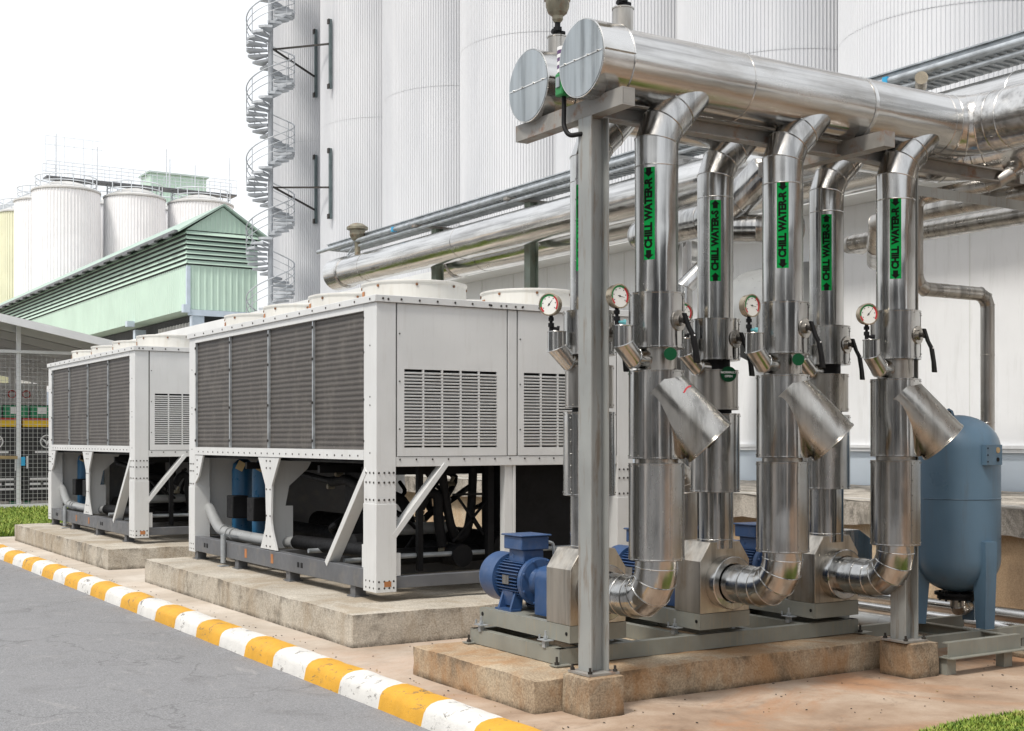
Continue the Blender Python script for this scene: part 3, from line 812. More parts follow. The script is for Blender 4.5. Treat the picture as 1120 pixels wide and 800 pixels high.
# ------------------------------------------------------------------ risers
def label_patch(t, cx, cy, r, zc, nvec, kind):
    n = Vector(nvec).normalized(); tt = Vector((-n.y, n.x, 0))
    if tt.dot(VR) < 0: tt = -tt
    C = Vector((cx, cy, 0)); Hh, Wd = .272, .037
    def surf(s_, z, e): return C + n * ((r + e) * math.cos(s_ / r)) + tt * ((r + e) * math.sin(s_ / r)) + Z * z
    m = MB(); k = 8
    rows = []
    for i in range(k + 1):
        s_ = -Wd + 2 * Wd * i / k; rows.append((surf(s_, zc - Hh, .0012), surf(s_, zc + Hh, .0012)))
    b = len(m.v)
    for a_, c_ in rows: m.v += [a_, c_]
    for i in range(k): m.face((b + 2 * i, b + 2 * i + 2, b + 2 * i + 3, b + 2 * i + 1))
    p = m.build('label', 'green', t)
    m = MB(); f = lambda a, bb: surf(-bb, zc + a, .0022)
    add_text(m, 'CHILL WATER-' + kind, .0625, f, .0034, .90)
    up = 1 if kind == 'S' else -1
    for z_ in (-.243, .243):
        ar = [(-.016, -.027), (.016, -.027), (.016, .0), (.029, .0), (0, .028), (-.029, 0), (-.016, 0)]
        m2 = [(x_, y_ * up) for x_, y_ in ar]
        if up < 0: m2 = m2[::-1]
        for xa, xb in ((-.029, -.016), (-.016, 0), (0, .016), (.016, .029)):
            ya = -.027 if abs(xa + xb) < .02 else 0
            ta = .028 * (1 - abs(xa) / .029); tb = .028 * (1 - abs(xb) / .029)
            q4 = [(xa, ya * up), (xb, ya * up), (xb, tb * up), (xa, ta * up)]
            if up < 0: q4 = q4[::-1]
            m.quad(*[surf(x_, zc + z_ + y_, .0024) for x_, y_ in q4])
    m.build('lettering', 'ink', p, sharp=0)

def gauge(cx, cy, r_neck, z, gx, gy, face, t, teal):
    """stub elbow, cock and dial gauge; gx,gy: offset of the stub"""
    b = Vector((cx, cy, z)); g = Vector((cx + gx, cy + gy, z)); d = Vector((gx, gy, 0)).normalized()
    L = Vector((gx, gy, 0)).length
    m = MB(); m.tube([b, b + d * (L - .095), g + Z * .085, g + Z * .185], .058, 40, beads=(1, 2, 3))
    m.cyl(g + Z * .1845, g + Z * .188, .061, n=40)
    s = m.build('gauge_stub', 'steel', t)
    top = g + Z * .188 - VR * .035
    m = MB()
    m.cyl(top, top + Z * .028, .013, n=12)
    m.cyl(top + Z * .028, top + Z * .052, .019, n=12); m.cyl(top + Z * .052, top + Z * .066, .010, n=10); m.cyl(top + Z * .066, top + Z * .088, .019, n=6); m.cyl(top + Z * .088, top + Z * .10, .012, n=10)
    m.build('cock', 'black', s)
    m = MB(); hd = VR * .035; m.cyl(top + Z * .022 - hd * .2, top + Z * .018 + hd, .010, n=10); m.cyl(top + Z * .018 + hd, top + Z * .016 + hd * 1.5, .018, n=10)
    m.build('cock_handle', 'teal' if teal else 'black', s)
    f = Vector(face).normalized(); rg = .068
    c = top + Z * (.10 + rg)
    u = Vector((-f.y, f.x, 0)).normalized()
    if u.dot(VR) < 0: u = -u
    m = MB(); m.lathe(c - f * .025, f, [(rg - .008, 0), (rg, .006), (rg, .046), (rg + .004, .048), (rg + .004, .056), (rg - .003, .057), (rg - .004, .050), (.001, .050)], 40)
    q = m.build('gauge', 'gauge_case', s)
    def disc(a, b2, e): return c + f * (.0255 + e) + u * a + Z * b2
    def arc(m, r0, r1, a0, a1, e, n=14):
        for i in range(n):
            p = []
            for (rr, aa) in ((r0, i), (r1, i), (r1, i + 1), (r0, i + 1)):
                an = R(a0 + (a1 - a0) * aa / n); p.append(disc(rr * math.sin(an), rr * math.cos(an), e))
            m.quad(*p)
    m = MB(); k = 32; n0 = len(m.v); m.v += [disc((rg - .004) * math.sin(2 * PI * i / k), (rg - .004) * math.cos(2 * PI * i / k), .001) for i in range(k)]; m.face(range(n0, n0 + k))
    m.mat(1); arc(m, rg - .016, rg - .005, -105, 35, .002)
    m.mat(2); arc(m, rg - .016, rg - .005, 35, 125, .002); arc(m, rg - .016, rg - .005, -140, -105, .002, 4)
    m.mat(3)
    for a in range(-120, 121, 40): arc(m, rg - .026, rg - .020, a - 4, a + 4, .002, 1)
    an = R(100 if teal else 40); dr = (math.sin(an), math.cos(an)); pr = (dr[1], -dr[0])
    w = .0022
    m.quad(disc(-dr[0] * .014 - pr[0] * w, -dr[1] * .014 - pr[1] * w, .003), disc(-dr[0] * .014 + pr[0] * w, -dr[1] * .014 + pr[1] * w, .003), disc(dr[0] * .036 + pr[0] * w * .4, dr[1] * .036 + pr[1] * w * .4, .003), disc(dr[0] * .036 - pr[0] * w * .4, dr[1] * .036 - pr[1] * w * .4, .003))
    arc(m, .0, .006, 0, 360, .0035, 10)
    m.build('dial', ['dial', 'dialgreen', 'dialred', 'ink'], q, sharp=0)

def lever(cx, cy, r, z, t, nv=(.25, -.97), tagz=-.2, tag_off=0, writing=False, tag_r=.036, L=.27):
    n = Vector((*nv, 0)).normalized(); s = Vector((-n.y, n.x, 0))
    if s.dot(VR) < 0: s = -s
    c = Vector((cx, cy, z)) + n * (r - .006)
    m = MB(); m.cyl(c, c + n * .012, .062, n=24); m.cyl(c + n * .012, c + n * .03, .034, n=20); m.mat(1); m.cyl(c + n * .03, c + n * .06, .014, n=10); m.cyl(c + n * .045, c + n * .055, .024, n=6)
    m.build('valve_boss', ['steel_dull', 'bolt'], t)
    m = MB(); a = c + n * .055 + Z * .02
    pts = [a + Z * .02 - s * .012, a - Z * .06 + s * .02 + n * .01, a - Z * .11 + s * .035 + n * .03, a - Z * (L * .75) + s * .055 + n * .035, a - Z * L + s * .075 + n * .03]
    wd = [.016, .018, .021, .021, .025]
    rings = [[p - s * w - n * .008, p + s * w - n * .008, p + s * w + n * .008, p - s * w + n * .008] for p, w in zip(pts, wd)]
    m.loft(rings); m.mat(1); m.cyl(pts[2] + n * .009, pts[2] + n * .014, .006, n=8)
    m.build('lever', ['black', 'whiteink'], t, bevel=.004)
    if tag_r:
        tc = Vector((cx, cy, z + tagz)) + VR * .062 - VD * .17; n = -VD; s = VR
        m = MB(); m.cyl(tc, tc + n * .003, tag_r, n=32); g = m.build('tag', 'dgreen', t)
        if writing:
            m = MB()
            add_text(m, 'NORMALLY', .020, lambda a_, b_: tc + n * .0038 + s * a_ + Z * (b_ + .012), .0006)
            add_text(m, 'OPEN', .020, lambda a_, b_: tc + n * .0038 + s * a_ + Z * (b_ - .014), .0006)
            m.build('lettering', 'whiteink', g, sharp=0)

def jacket(m, cx, cy, r, z0, z1, rim=True):
    m.lathe((cx, cy, z0), Z, [(r - .004, -.001), (r + .002, .001), (r + .002, .008), (r, .010), (r, z1 - z0 - .010), (r + .002, z1 - z0 - .008), (r + .002, z1 - z0 - .001), (r - .004, z1 - z0)], 56)
    for k in range(14):
        an = k * 2 * PI / 14 + .2; d = Vector((math.cos(an), math.sin(an), 0))
        for z in (z0 + .018, z1 - .018): m.cyl(Vector((cx, cy, z)) + d * r, Vector((cx, cy, z)) + d * (r + .004), .0045, n=6)
    return m
def seam(m, cx, cy, r, z0, z1, ang, k=6):
    n = Vector((math.cos(ang), math.sin(ang), 0))
    tg = Vector((-n.y, n.x, 0))
    m.obox(Vector((cx, cy, (z0 + z1) / 2)) + n * (r + .001), tg * .006, n * .0015, Z * ((z1 - z0) / 2 - .01))
    for i in range(k):
        z = z0 + .03 + (z1 - z0 - .06) * i / (k - 1); p = Vector((cx, cy, z)) + n * (r + .002); m.cyl(p, p + n * .005, .004, n=6)

def branch_path(cx, cy, z0, zb):
    return [(cx, cy, z0), (cx, cy, zb), (cx + .045, cy, zb + .11), (cx + .14, cy, zb + .205), (cx + .14 + (ZH - zb - .205) * .95, cy, ZH)]
def return_riser(i, cx, label, lab_off):
    cy = YR; t = thing('riser_pipe', (cx, cy, .53), label, 'pipe', 'return risers with strainers')
    r = .129; rj = .166
    m = MB(); m.tube(branch_path(cx, cy, 2.49, 3.385), r, 56, beads=(1, 2, 3)); m.bead(m.ring((cx, cy, 3.235), Z, r, 56), .004)
    # weld collar line at the header
    seam(m, cx, cy, r, 2.5, 3.27, R(195), 7)
    m.build('upper_pipe', 'steel', t)
    m = MB(); jacket(m, cx, cy, rj, 2.155, 2.485); seam(m, cx, cy, rj, 2.16, 2.48, R(300), 3); m.build('valve_jacket', 'steel', t)
    m = MB(); m.cyl((cx, cy, 1.93), (cx, cy, 2.16), .120, n=48); m.build('neck', 'steel_dull', t); m = MB(); m.cyl((cx, cy, 1.4), (cx, cy, 1.55), .13, n=48); m.build('neck', 'steel_dull', t)
    m = MB(); jacket(m, cx, cy, rj, 1.50, 2.025); seam(m, cx, cy, rj, 1.51, 2.02, R(203), 8); j = m.build('strainer_jacket', 'steel', t)
    a = Vector((cx, cy, 1.925)) - VD * .006; e = a + VR * .312 - Z * .33 - VD * .035; d = (e - a).normalized()
    m = MB(); m.lathe(a, d, [(.166, 0), (.168, (e - a).length - .012), (.172, (e - a).length - .010), (.172, (e - a).length)], 56)
    m.bead(m.ring(e, d, .169, 56), .004)
    m.build('strainer_leg', 'leg_steel', t, sharp=11.6)
    m = MB(); m.cyl(e + d * .0005, e + d * .004, .148, n=48); m.mat(1); m.cyl(e + d * .004, e + d * .02, .03, n=16); m.build('strainer_cap', ['steel_dull', 'bolt'], t)
    m = MB(); jacket(m, cx, cy, rj, .90, 1.475); seam(m, cx, cy, rj, .91, 1.47, R(262), 6); m.build('lower_jacket', 'steel', t)
    # suction elbow
    zc = .655; Rb = .20; pts = [(cx, cy, .95)]
    for k in range(0, 5):
        an = k * PI / 8; pts.append((cx, cy + Rb - Rb * math.cos(an), zc + Rb - Rb * math.sin(an)))
    pts.append((cx, 6.655, zc))
    m = MB(); m.tube(pts, .127, 56, beads=(1, 2, 3, 4, 5)); m.bead(m.ring((cx, cy + .30, zc), (0, 1, 0), .127, 56), .004)
    m.build('suction_elbow', 'steel', t)
    # gauge & lever
    gauge(cx, cy, .118, 2.09, -.295, -.06, (.05, -1, 0) if i != 2 else (-.35, -1, 0), t, i < 2)
    if i == 2: pass
    lever(cx, cy, rj, 2.315, t, (.22, -.975), tagz=-.20, tag_off=-.01, tag_r=.038 if i < 2 else 0)
    if i == 0:
        m = MB(); q = a + (e - a) * .28; up = Vector((-.25, -.45, .72)); up = (up - d * up.dot(d)).normalized(); sd = d.cross(up)
        for k in range(6):
            an = (k - 2.5) * .09; nn = up * math.cos(an) + sd * math.sin(an); nt = -up * math.sin(an) + sd * math.cos(an)
            m.obox(q + nn * .168 + d * (.04 * an * an * 3), nt * .008, d * .0045, nn * .001)
        m.build('red_mark', 'dialred', t)
    cam = Vector((-cx, -cy, 0)).normalized(); side = Vector((-cam.y, cam.x, 0))
    if side.dot(VR) < 0: side = -side
    label_patch(t, cx, cy, r, 2.945 if i == 0 else 2.965, cam + side * lab_off, 'R')
    return t
def supply_riser(i, cx, label, lab_off):
    cy = YS; t = thing('riser_pipe', (cx, cy, .92), label, 'pipe', 'supply risers above the pumps')
    r = .122; rj = .166
    m = MB(); m.tube(branch_path(cx, cy, 2.43, 3.39), r, 56, beads=(1, 2, 3)); m.bead(m.ring((cx, cy, 3.25), Z, r, 56), .004)
    seam(m, cx, cy, r, 2.45, 3.29, R(190), 7)
    m.build('upper_pipe', 'steel', t)
    m = MB(); jacket(m, cx, cy, rj, 2.15, 2.43); seam(m, cx, cy, rj, 2.16, 2.42, R(300), 3); m.build('valve_jacket', 'steel', t)
    m = MB(); m.cyl((cx, cy, 2.06), (cx, cy, 2.16), .10, n=40); m.build('neck', 'black', t); m = MB(); m.cyl((cx, cy, 1.77), (cx, cy, 1.83), .11, n=40); m.build('neck', 'black', t)
    m = MB(); jacket(m, cx, cy, rj - .012, 1.815, 2.085); m.build('check_jacket', 'steel_dull', t)
    m = MB(); jacket(m, cx, cy, rj, 1.26, 1.79); seam(m, cx, cy, rj, 1.27, 1.78, R(190), 7); m.build('lower_jacket', 'steel', t)
    m = MB(); m.cyl((cx, cy, .88), (cx, cy, 1.27), r, n=56); m.bead(m.ring((cx, cy, .94), Z, r, 56), .004); m.build('discharge_pipe', 'steel', t)
    gauge(cx, cy, .11, 2.105, -.25, .0, (-.92, -.5, 0) if i == 0 else (-.4, -.9, 0), t, False)
    lever(cx, cy, rj, 2.29, t, (.25, -.97), tagz=-.24, tag_off=-.01, writing=(i == 1), tag_r=.052 if i < 2 else 0)
    cam = Vector((-cx, -cy, 0)).normalized(); side = Vector((-cam.y, cam.x, 0))
    if side.dot(VR) < 0: side = -side
    label_patch(t, cx, cy, r, 2.95, cam + side * lab_off, 'S')
    return t
XP = (4.83, 5.88, 6.93)
return_riser(0, XP[0] + .03, 'nearest return riser with slanted strainer leg carrying a small red mark', -.38)
return_riser(1, XP[1], 'middle return riser with slanted strainer leg, in front of the second pump', 0)
return_riser(2, XP[2] - .01, 'return riser with strainer leg right beside the blue tank', 0)
supply_riser(0, XP[0], 'supply riser half hidden behind the nearer grey steel post', -.45)
supply_riser(1, XP[1], 'supply riser with a green NORMALLY OPEN tag, above the second pump', 0)
supply_riser(2, XP[2], 'farthest supply riser, above the third pump', 0)

# ------------------------------------------------------------------ pump skid and pumps
t = thing('pump_skid', (5.9, 7.3, .2), 'long grey green steel channel frame on the pump pad carrying all three pumps', 'frame')
x0, x1, y0, y1 = 4.57, 7.2, 6.75, 7.86
m = MB(); m.csec((x0, y1, .204), (x0, y0, .204), (-1, 0, 0), .1, .06); m.build('side_channel', 'skid', t)
m = MB(); m.csec((x0, y0 - .001, .204), (x1, y0 - .001, .204), (0, -1, 0), .1, .06); m.build('front_channel', 'skid', t)
m = MB(); m.csec((x1, y0, .204), (x1, y1, .204), (1, 0, 0), .1, .06); m.build('side_channel', 'skid', t)
m = MB(); m.csec((x1, y1 + .001, .204), (x0, y1 + .001, .204), (0, 1, 0), .1, .06); m.build('rear_channel', 'skid', t)
for xx in (5.12, 5.62, 6.17, 6.67):
    m = MB(); m.csec((xx, y1 - .07, .204), (xx, y0 + .07, .204), (-1, 0, 0), .098, .06); m.build('cross_channel', 'skid', t)
for (xa, ya) in ((x0 - .06, y0 - .03), (x0 - .06, y1 - .05), (x1 - .04, y0 - .05)):
    m = MB(); m.box(xa, xa + .12, ya - .02, ya + .06, .2045, .212); m.mat(1); m.cyl((xa + .03, ya + .02, .212), (xa + .03, ya + .02, .262), .008, n=8); m.cyl((xa + .03, ya + .02, .212), (xa + .03, ya + .02, .228), .017, n=6)
    m.build('foot_plate', ['skid', 'bolt'], t)

def pump(cx):
    t = thing('pump', (cx, 7.2, .32), 'nearest pump, its blue motor in full view beside the chiller', 'pump', 'chilled water pumps')
    # base
    m = MB(); a0, a1, b0, b1 = cx - .22, cx + .22, 6.70, 7.80
    m.csec((a0, b1, .345), (a0, b0, .345), (-1, 0, 0), .105, .06); m.csec((a1, b0, .345), (a1, b1, .345), (1, 0, 0), .105, .06)
    m.csec((a0 + .009, b0 - .001, .345), (a1 - .009, b0 - .001, .345), (0, -1, 0), .105, .06)
    m.box(a0 + .061, a1 - .061, 7.32, 7.79, .44, .448)
    m.mat(1); m.cyl((a0 - .003, b0 + .035, .40), (a0 - .0005, b0 + .035, .40), .012, n=12); m.cyl((a0 - .003, b1 - .04, .41), (a0 - .0005, b1 - .04, .41), .014, n=12)
    m.build('base_frame', ['skid', 'black'], t)
    # isolators
    for yy in (6.92, 7.72):
        for sx in (-1, 1):
            m = MB(); xx = cx + sx * .255
            m.box(xx - .03, xx + .03, yy - .05, yy + .05, .3385, .3445); m.box(xx - .016, xx + .016, yy - .016, yy + .016, .295, .3384)
            m.mat(1); m.cyl((xx, yy, .3445), (xx, yy, .40), .007, n=8); m.cyl((xx, yy, .352), (xx, yy, .366), .015, n=6); m.cyl((xx, yy + .07, .3445), (xx, yy + .07, .37), .007, n=8)
            m.build('isolator', ['zinc', 'zinc'], t)
    # insulated casing
    hw = .215; ch = .085
    poly = [(-hw, .452), (hw, .452), (hw, .80), (hw - ch, .925), (-hw + ch, .925), (-hw, .80)]
    m = MB(); m.prism(poly, lambda a, b, q: (cx + a, q, b), 6.97, 6.70)
    m.build('casing', 'casing', t, bevel=.003)
    m = MB(); m.lathe((cx, 6.70, .655), (0, -1, 0), [(.178, 0), (.178, .085), (.172, .089), (.135, .091), (.133, .03)], 56)
    m.obox((cx, 6.655, .655 - .0), (.1785, 0, 0), (0, .04, 0), (0, 0, .002)) if False else None
    m.build('suction_collar', 'steel', t)
    # coupling guard
    m = MB(); prof = [(-.09, .45)] + [(.09 * math.cos(PI - a * PI / 12), .68 + .09 * math.sin(a * PI / 12)) for a in range(13)] + [(.09, .45)]
    m.prism(prof[::-1], lambda a, b, q: (cx + a, q, b), 6.975, 7.30); m.build('coupling_guard', 'blue', t, sharp=25)
    # motor
    zc = .655; mo = MB()
    mo.lathe((cx, 7.36, zc), (0, 1, 0), [(.06, -.05), (.09, -.03), (.10, .0), (.15, .005), (.163, .012), (.163, .045), (.14, .06), (.118, .08), (.118, .36)], 48)
    for a in range(40):
        an = 2 * PI * a / 40
        if abs(math.sin(an)) > .96 and math.sin(an) > 0: continue
        d = Vector((math.cos(an), 0, math.sin(an)))
        if abs(an - 1.5 * PI) < .5: continue
        mo.obox(Vector((cx, 7.575, zc)) + d * .133, d * .018, (0, .135, 0), d.cross(Vector((0, 1, 0))) * .003)
    for k in range(8):
        d = Vector((math.cos(k * .785 + .4), 0, math.sin(k * .785 + .4))); mo.cyl(Vector((cx, 7.36, zc)) + d * .15, Vector((cx, 7.342, zc)) + d * .15, .009, n=6)
    mm = mo.build('motor', 'blue', t)
    m = MB(); m.lathe((cx, 7.715, zc), (0, 1, 0), [(.156, 0), (.170, .002), (.170, .17), (.158, .20), (.10, .215), (.001, .217)], 48); m.build('fan_cowl', 'blue', mm)
    m = MB(); m.box(cx - .1535, cx - .1515, 7.53, 7.61, .63, .69); m.build('nameplate', 'steel_dull', mm)
    m = MB(); m.box(cx - .11, cx + .11, 7.43, 7.66, .865, .955); m.box(cx - .125, cx + .125, 7.415, 7.675, .956, .968); m.box(cx - .08, cx + .08, 7.45, 7.64, .775, .864)
    m.build('junction_box', 'blue', mm, bevel=.006)
    m = MB(); m.cyl((cx + .112, 7.5, .91), (cx + .14, 7.5, .91), .02, n=12); m.tube(smooth([(cx + .14, 7.5, .91), (cx + .19, 7.5, .89), (cx + .2, 7.5, .8), (cx + .2, 7.5, .6), (cx + .18, 7.5, .46)], 5), .011, 10); m.build('cable', 'zinc', mm)
    for sx in (-1, 1):
        m = MB()
        m.prism([(sx * .06, .54), (sx * .12, .58), (sx * .16, .462), (sx * .07, .462)] if sx < 0 else [(sx * .06, .54), (sx * .07, .462), (sx * .16, .462), (sx * .12, .58)], lambda a, b, q: (cx + a, q, b), 7.49, 7.51)
        m.prism([(sx * .06, .54), (sx * .12, .58), (sx * .16, .462), (sx * .07, .462)] if sx < 0 else [(sx * .06, .54), (sx * .07, .462), (sx * .16, .462), (sx * .12, .58)], lambda a, b, q: (cx + a, q, b), 7.64, 7.66)
        m.box(cx + sx * .13 - .04, cx + sx * .13 + .04, 7.47, 7.68, .449, .463)
        xs_ = cx + sx * .118; m.obox((xs_, 7.575, .53), (0, .064, 0), (sx * .012, 0, .05), (.003, 0, -sx * .001))
        m.build('motor_foot', 'blue', mm)
    m = MB(); c = Vector((cx - .06, 7.70, .80)); m.bead(m.ring(Vector((cx - .07, 7.60, .815)), (1, -.4, .2), .022, 16), .007, 6); m.cyl((cx - .065, 7.6, .775), (cx - .068, 7.6, .797), .012, n=8); m.build('lifting_eye', 'blue', mm)
    return t
p1 = pump(XP[0])
copy_thing(p1, (1.05, 0, 0), 'second pump, its steel casing between the two nearest slanted strainer legs')
copy_thing(p1, (2.10, 0, 0), 'third pump, in line with the riser beside the blue tank')

# ------------------------------------------------------------------ tank
TX, TY = 8.13, 6.62
t = thing('expansion_tank', (TX, TY, .2), 'upright faded blue expansion tank with rounded ends on three legs', 'tank')
m = MB(); rt = .31; prof = []
zb, zt = .455, 1.80; hd = .26
for k in range(0, 11):
    a = k / 10 * PI / 2; prof.append((rt * math.sin(a) + .001, zb + hd - hd * math.cos(a)))
for k in range(0, 11):
    a = k / 10 * PI / 2; prof.append((rt * math.cos(a) + .001, zt - hd + hd * math.sin(a)))
m.lathe((TX, TY, 0), Z, prof, 64); m.bead(m.ring((TX, TY, 1.17), Z, rt, 64), .005); m.bead(m.ring((TX, TY, 1.17), Z, rt + .002, 64), .003)
m.build('vessel', 'tank', t, sharp=40)
for an in (R(262), R(20), R(140)):
    d = Vector((math.cos(an), math.sin(an), 0)); s_ = Vector((-d.y, d.x, 0)); m = MB(); c = Vector((TX, TY, 0))
    rings = []
    for z, r0, r1, w in ((.215, .24, .33, .045), (.60, .21, .345, .05), (.86, .24, .345, .055)):
        p = c + Z * z; rings.append([p + d * r0 - s_ * w, p + d * r1 - s_ * w, p + d * r1 + s_ * w, p + d * r0 + s_ * w])
    m.loft(rings); m.build('leg', 'tank', t)
m = MB(); dv = Vector((-.28, -.96, 0)).normalized()
dv = Vector((.0, -1, 0)).normalized(); sv = Vector((-dv.y, dv.x, 0)); pc = Vector((TX, TY, 1.50)) + dv * (rt + .01)
m.obox(pc - sv * .045, sv * .055, dv * .02, Z * .075); m.obox(pc + sv * .062 - dv * .01, sv * .05, dv * .004, Z * .075)
m.mat(1); m.cyl(pc + sv * .062 - dv * .005 + Z * .035, pc + sv * .062 - dv * .003 + Z * .035, .022, n=20)
m.mat(2); m.cyl(pc + sv * .062 - dv * .005 - Z * .035, pc + sv * .062 - dv * .003 - Z * .035, .016, n=20)
for k in (-.05, 0, .05): m.cyl(pc - sv * .085 + dv * .02 + Z * k, pc - sv * .085 + dv * .024 + Z * k, .006, n=8)
m.build('nameplate_box', ['tank', 'clay', 'black'], t)
m = MB(); m.prism([(-.05, 0), (.05, 0), (.03, .06), (0, .08), (-.03, .06)], lambda a, b, q: Vector((TX - .10, TY, 1.77)) + VR * a + Z * b + VD * q, -.006, .006)
m.mat(1); m.cyl(Vector((TX - .10, TY, 1.815)) - VD * .0075, Vector((TX - .10, TY, 1.815)) + VD * .0075, .017, n=16)
m.build('lifting_lug', ['tank', 'ink'], t)
m = MB(); m.cyl((TX, TY, .435), (TX, TY, .455), .17, n=32); m.cyl((TX, TY, .405), (TX, TY, .432), .15, n=32)
for k in range(8): m.cyl((TX + .13 * math.cos(k * .785), TY + .13 * math.sin(k * .785), .39), (TX + .13 * math.cos(k * .785), TY + .13 * math.sin(k * .785), .465), .009, n=6)
m.build('flange', 'black', t)
t = thing('tank_feed_pipe', (TX, TY, .3), 'slim steel pipe dropping behind the blue tank and elbowing into its bottom', 'pipe')
m = MB(); m.tube([(TX, TY, .41), (TX, TY, .36), (TX + .03, TY + .012, .33), (TX + .10, TY + .04, .325), (8.75, 6.88, .325), (8.86, 6.93, .36), (8.90, 6.95, .44), (8.90, 6.95, 2.70), (8.87, 6.95, 2.76), (8.80, 6.95, 2.79), (8.15, 6.95, 2.79), (8.08, 6.95, 2.82), (8.05, 6.95, 2.89), (8.05, 6.95, 3.43), (8.07, 6.93, 3.49), (8.15, 6.87, 3.51), (8.15, 6.36, 3.51), (8.18, 6.29, 3.53), (8.25, 6.24, 3.58), (8.33, 6.22, 3.64), (8.36, 6.22, 3.72)], .055, 32, beads=(1, 3, 4, 5, 6, 7, 8, 9, 10, 11, 12, 13, 14, 15, 16, 17, 18))
for z in (1.0, 1.75, 2.3): m.bead(m.ring((8.90, 6.95, z), Z, .055, 32), .003)
m.build('pipe_run', 'steel_dull', t)
m = MB(); m.tube([(8.36, 6.22, 3.60), (8.36, 6.22, 3.75)], .07, 32); m.build('header_branch', 'steel', t)
t = thing('overhead_pipe', (8.5, 6.5, 3.4), 'slim steel pipe running overhead just behind the tank feed pipe', 'pipe')
m = MB(); m.tube([(8.47, -4, 3.47), (8.47, 7.6, 3.47), (8.50, 7.75, 3.45), (8.75, 8.0, 3.30), (9.4, 8.6, 3.28)], .075, 32, beads=(1, 2, 3)); m.bead(m.ring((8.47, 5.6, 3.47), (0, 1, 0), .075, 32), .004); m.build('pipe_run', 'steel_dull', t)
# frame below the tank
t = thing('tank_stand', (8.0, 6.3, 0), 'low grey green channel stand under the blue tank', 'frame')
m = MB(); m.csec((7.25, 5.98, .125), (8.02, 5.98, .125), (0, -1, 0), .10, .05); m.csec((7.25, 6.28, .125), (8.55, 6.28, .125), (0, -1, 0), .09, .05); m.csec((7.25, 6.9, .125), (8.55, 6.9, .125), (0, -1, 0), .09, .05); m.csec((8.02, 5.99, .125), (8.02, 6.95, .125), (1, 0, 0), .088, .05)
m.build('channel', 'skid', t)
m = MB(); m.box(7.23, 8.1, 5.93, 6.05, .118, .1245); m.build('flat_bar', 'skid', t)
for (x, y) in ((7.30, 6.03), (7.9, 6.03), (8.5, 6.33), (7.3, 6.9), (8.5, 6.95)):
    m = MB(); m.box(x - .045, x + .045, y - .035, y + .035, 0.001, .117); m.build('leg', 'skid', t)
for (x, y) in ((TX - .04, TY - .30), (TX + .29, TY + .11), (TX - .24, TY + .2)):
    m = MB(); m.box(x - .06, x + .06, y - .05, y + .05, .2155 if y < 6.3 else .2155, .2165); m.build('shim', 'skid', t)
# small steel case and stand behind the third pump
t = thing('valve_station', (7.45, 7.1, 0), 'boxed steel valve cover on a short post behind the third pump', 'valve')
m = MB(); m.prism([(-.2, .45), (-.05, .45), (.2, .62), (.2, .85), (.06, .93), (-.2, .93)], lambda a, b, q: (7.42 + a, q, b), 7.35, 7.0); m.build('cover', 'steel', t, bevel=.003)
m = MB(); m.box(7.38, 7.48, 7.1, 7.2, .21, .45); m.box(7.32, 7.54, 7.05, 7.25, .2, .21); m.build('stand', 'post', t)
m = MB(); m.cyl((7.25, 7.5, .95), (7.25, 7.5, 1.05), .10, n=28); m.build('cap', 'steel_dull', t)

# low pipes beside the tan wall
for (x, z, r, lb, mt) in ((9.22, .16, .06, 'bright steel floor pipe closest to the tan wall', 'steel_y'), (8.95, .10, .05, 'second steel floor pipe out from the tan wall', 'steel_y'), (8.74, .06, .035, 'thin dark floor pipe between the steel floor pipes', 'steel_dull'), (8.55, .06, .05, 'grey painted floor pipe farthest from the tan wall', 'pipegrey')):
    m = MB(); m.tube([(x, -2, z), (x, 18, z)], r, 40)
    for yy in range(0, 18, 2): m.bead(m.ring((x, yy + .3 + x - 8, z), (0, 1, 0), r, 24), .004)
    for yy in (1.5, 5.0, 8.0, 12.0, 16): m.box(x - .03, x + .03, yy, yy + .06, .001, max(.004, z - r + .004))
    tag(m.build('floor_pipe', mt), lb, 'pipe', 'pipes along the foot of the tan wall')
t = MB(); t.box(8.3, 8.42, 2, 15, .002, .03); t.box(9.38, 9.45, 2, 15, .002, .05); tag(t.build('drain_kerb', 'plinth'), 'thin rusty raised drain edging beside the floor pipes', 'edging')

# ------------------------------------------------------------------ terrace and right-hand building
m = MB(); m.rough(9.60, 12.98, -6, 34, .775, 1.02, seg=.16, amp=.02)
t = thing('terrace', (9.6, 10, 0), 'raised concrete terrace with black stained edge in front of the white building', 'terrace')
m.build('slab', 'terrace', t, sharp=35)
m = MB(); m.box(9.72, 9.9, -6, 34, -.01, .79); m.build('retaining_wall', 'tanwall', t)
m = MB(); m.box(9.60, 9.66, -6, 34, 1.03, 1.042); m.build('edge_trim', 'cream', t)
bt = thing('industrial_building', (13, 15, 0), 'long low white panelled building behind the pumps', 'building')
m = MB(); m.box(13.0, 24.5, -8, 62, 1.49, 4.78); m.mat(1)
for i in range(60):
    yy = -8 + i * 1.15; m.box(12.994, 13.0005, yy, yy + .012, 1.56, 4.7)
m.build('wall', ['bwhite', 'bgrey'], bt)
m = MB(); m.box(13.02, 24.4, -8, 62, 1.0, 1.489); m.build('plinth_band', 'bblue', bt)
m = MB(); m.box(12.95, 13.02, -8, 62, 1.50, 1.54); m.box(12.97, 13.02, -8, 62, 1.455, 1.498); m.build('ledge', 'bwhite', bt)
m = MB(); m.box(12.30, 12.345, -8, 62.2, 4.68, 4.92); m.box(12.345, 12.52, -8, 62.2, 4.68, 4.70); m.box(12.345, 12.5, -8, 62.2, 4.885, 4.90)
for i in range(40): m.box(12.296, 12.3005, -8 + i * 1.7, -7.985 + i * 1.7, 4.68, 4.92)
m.build('gutter', 'bgrey', bt)
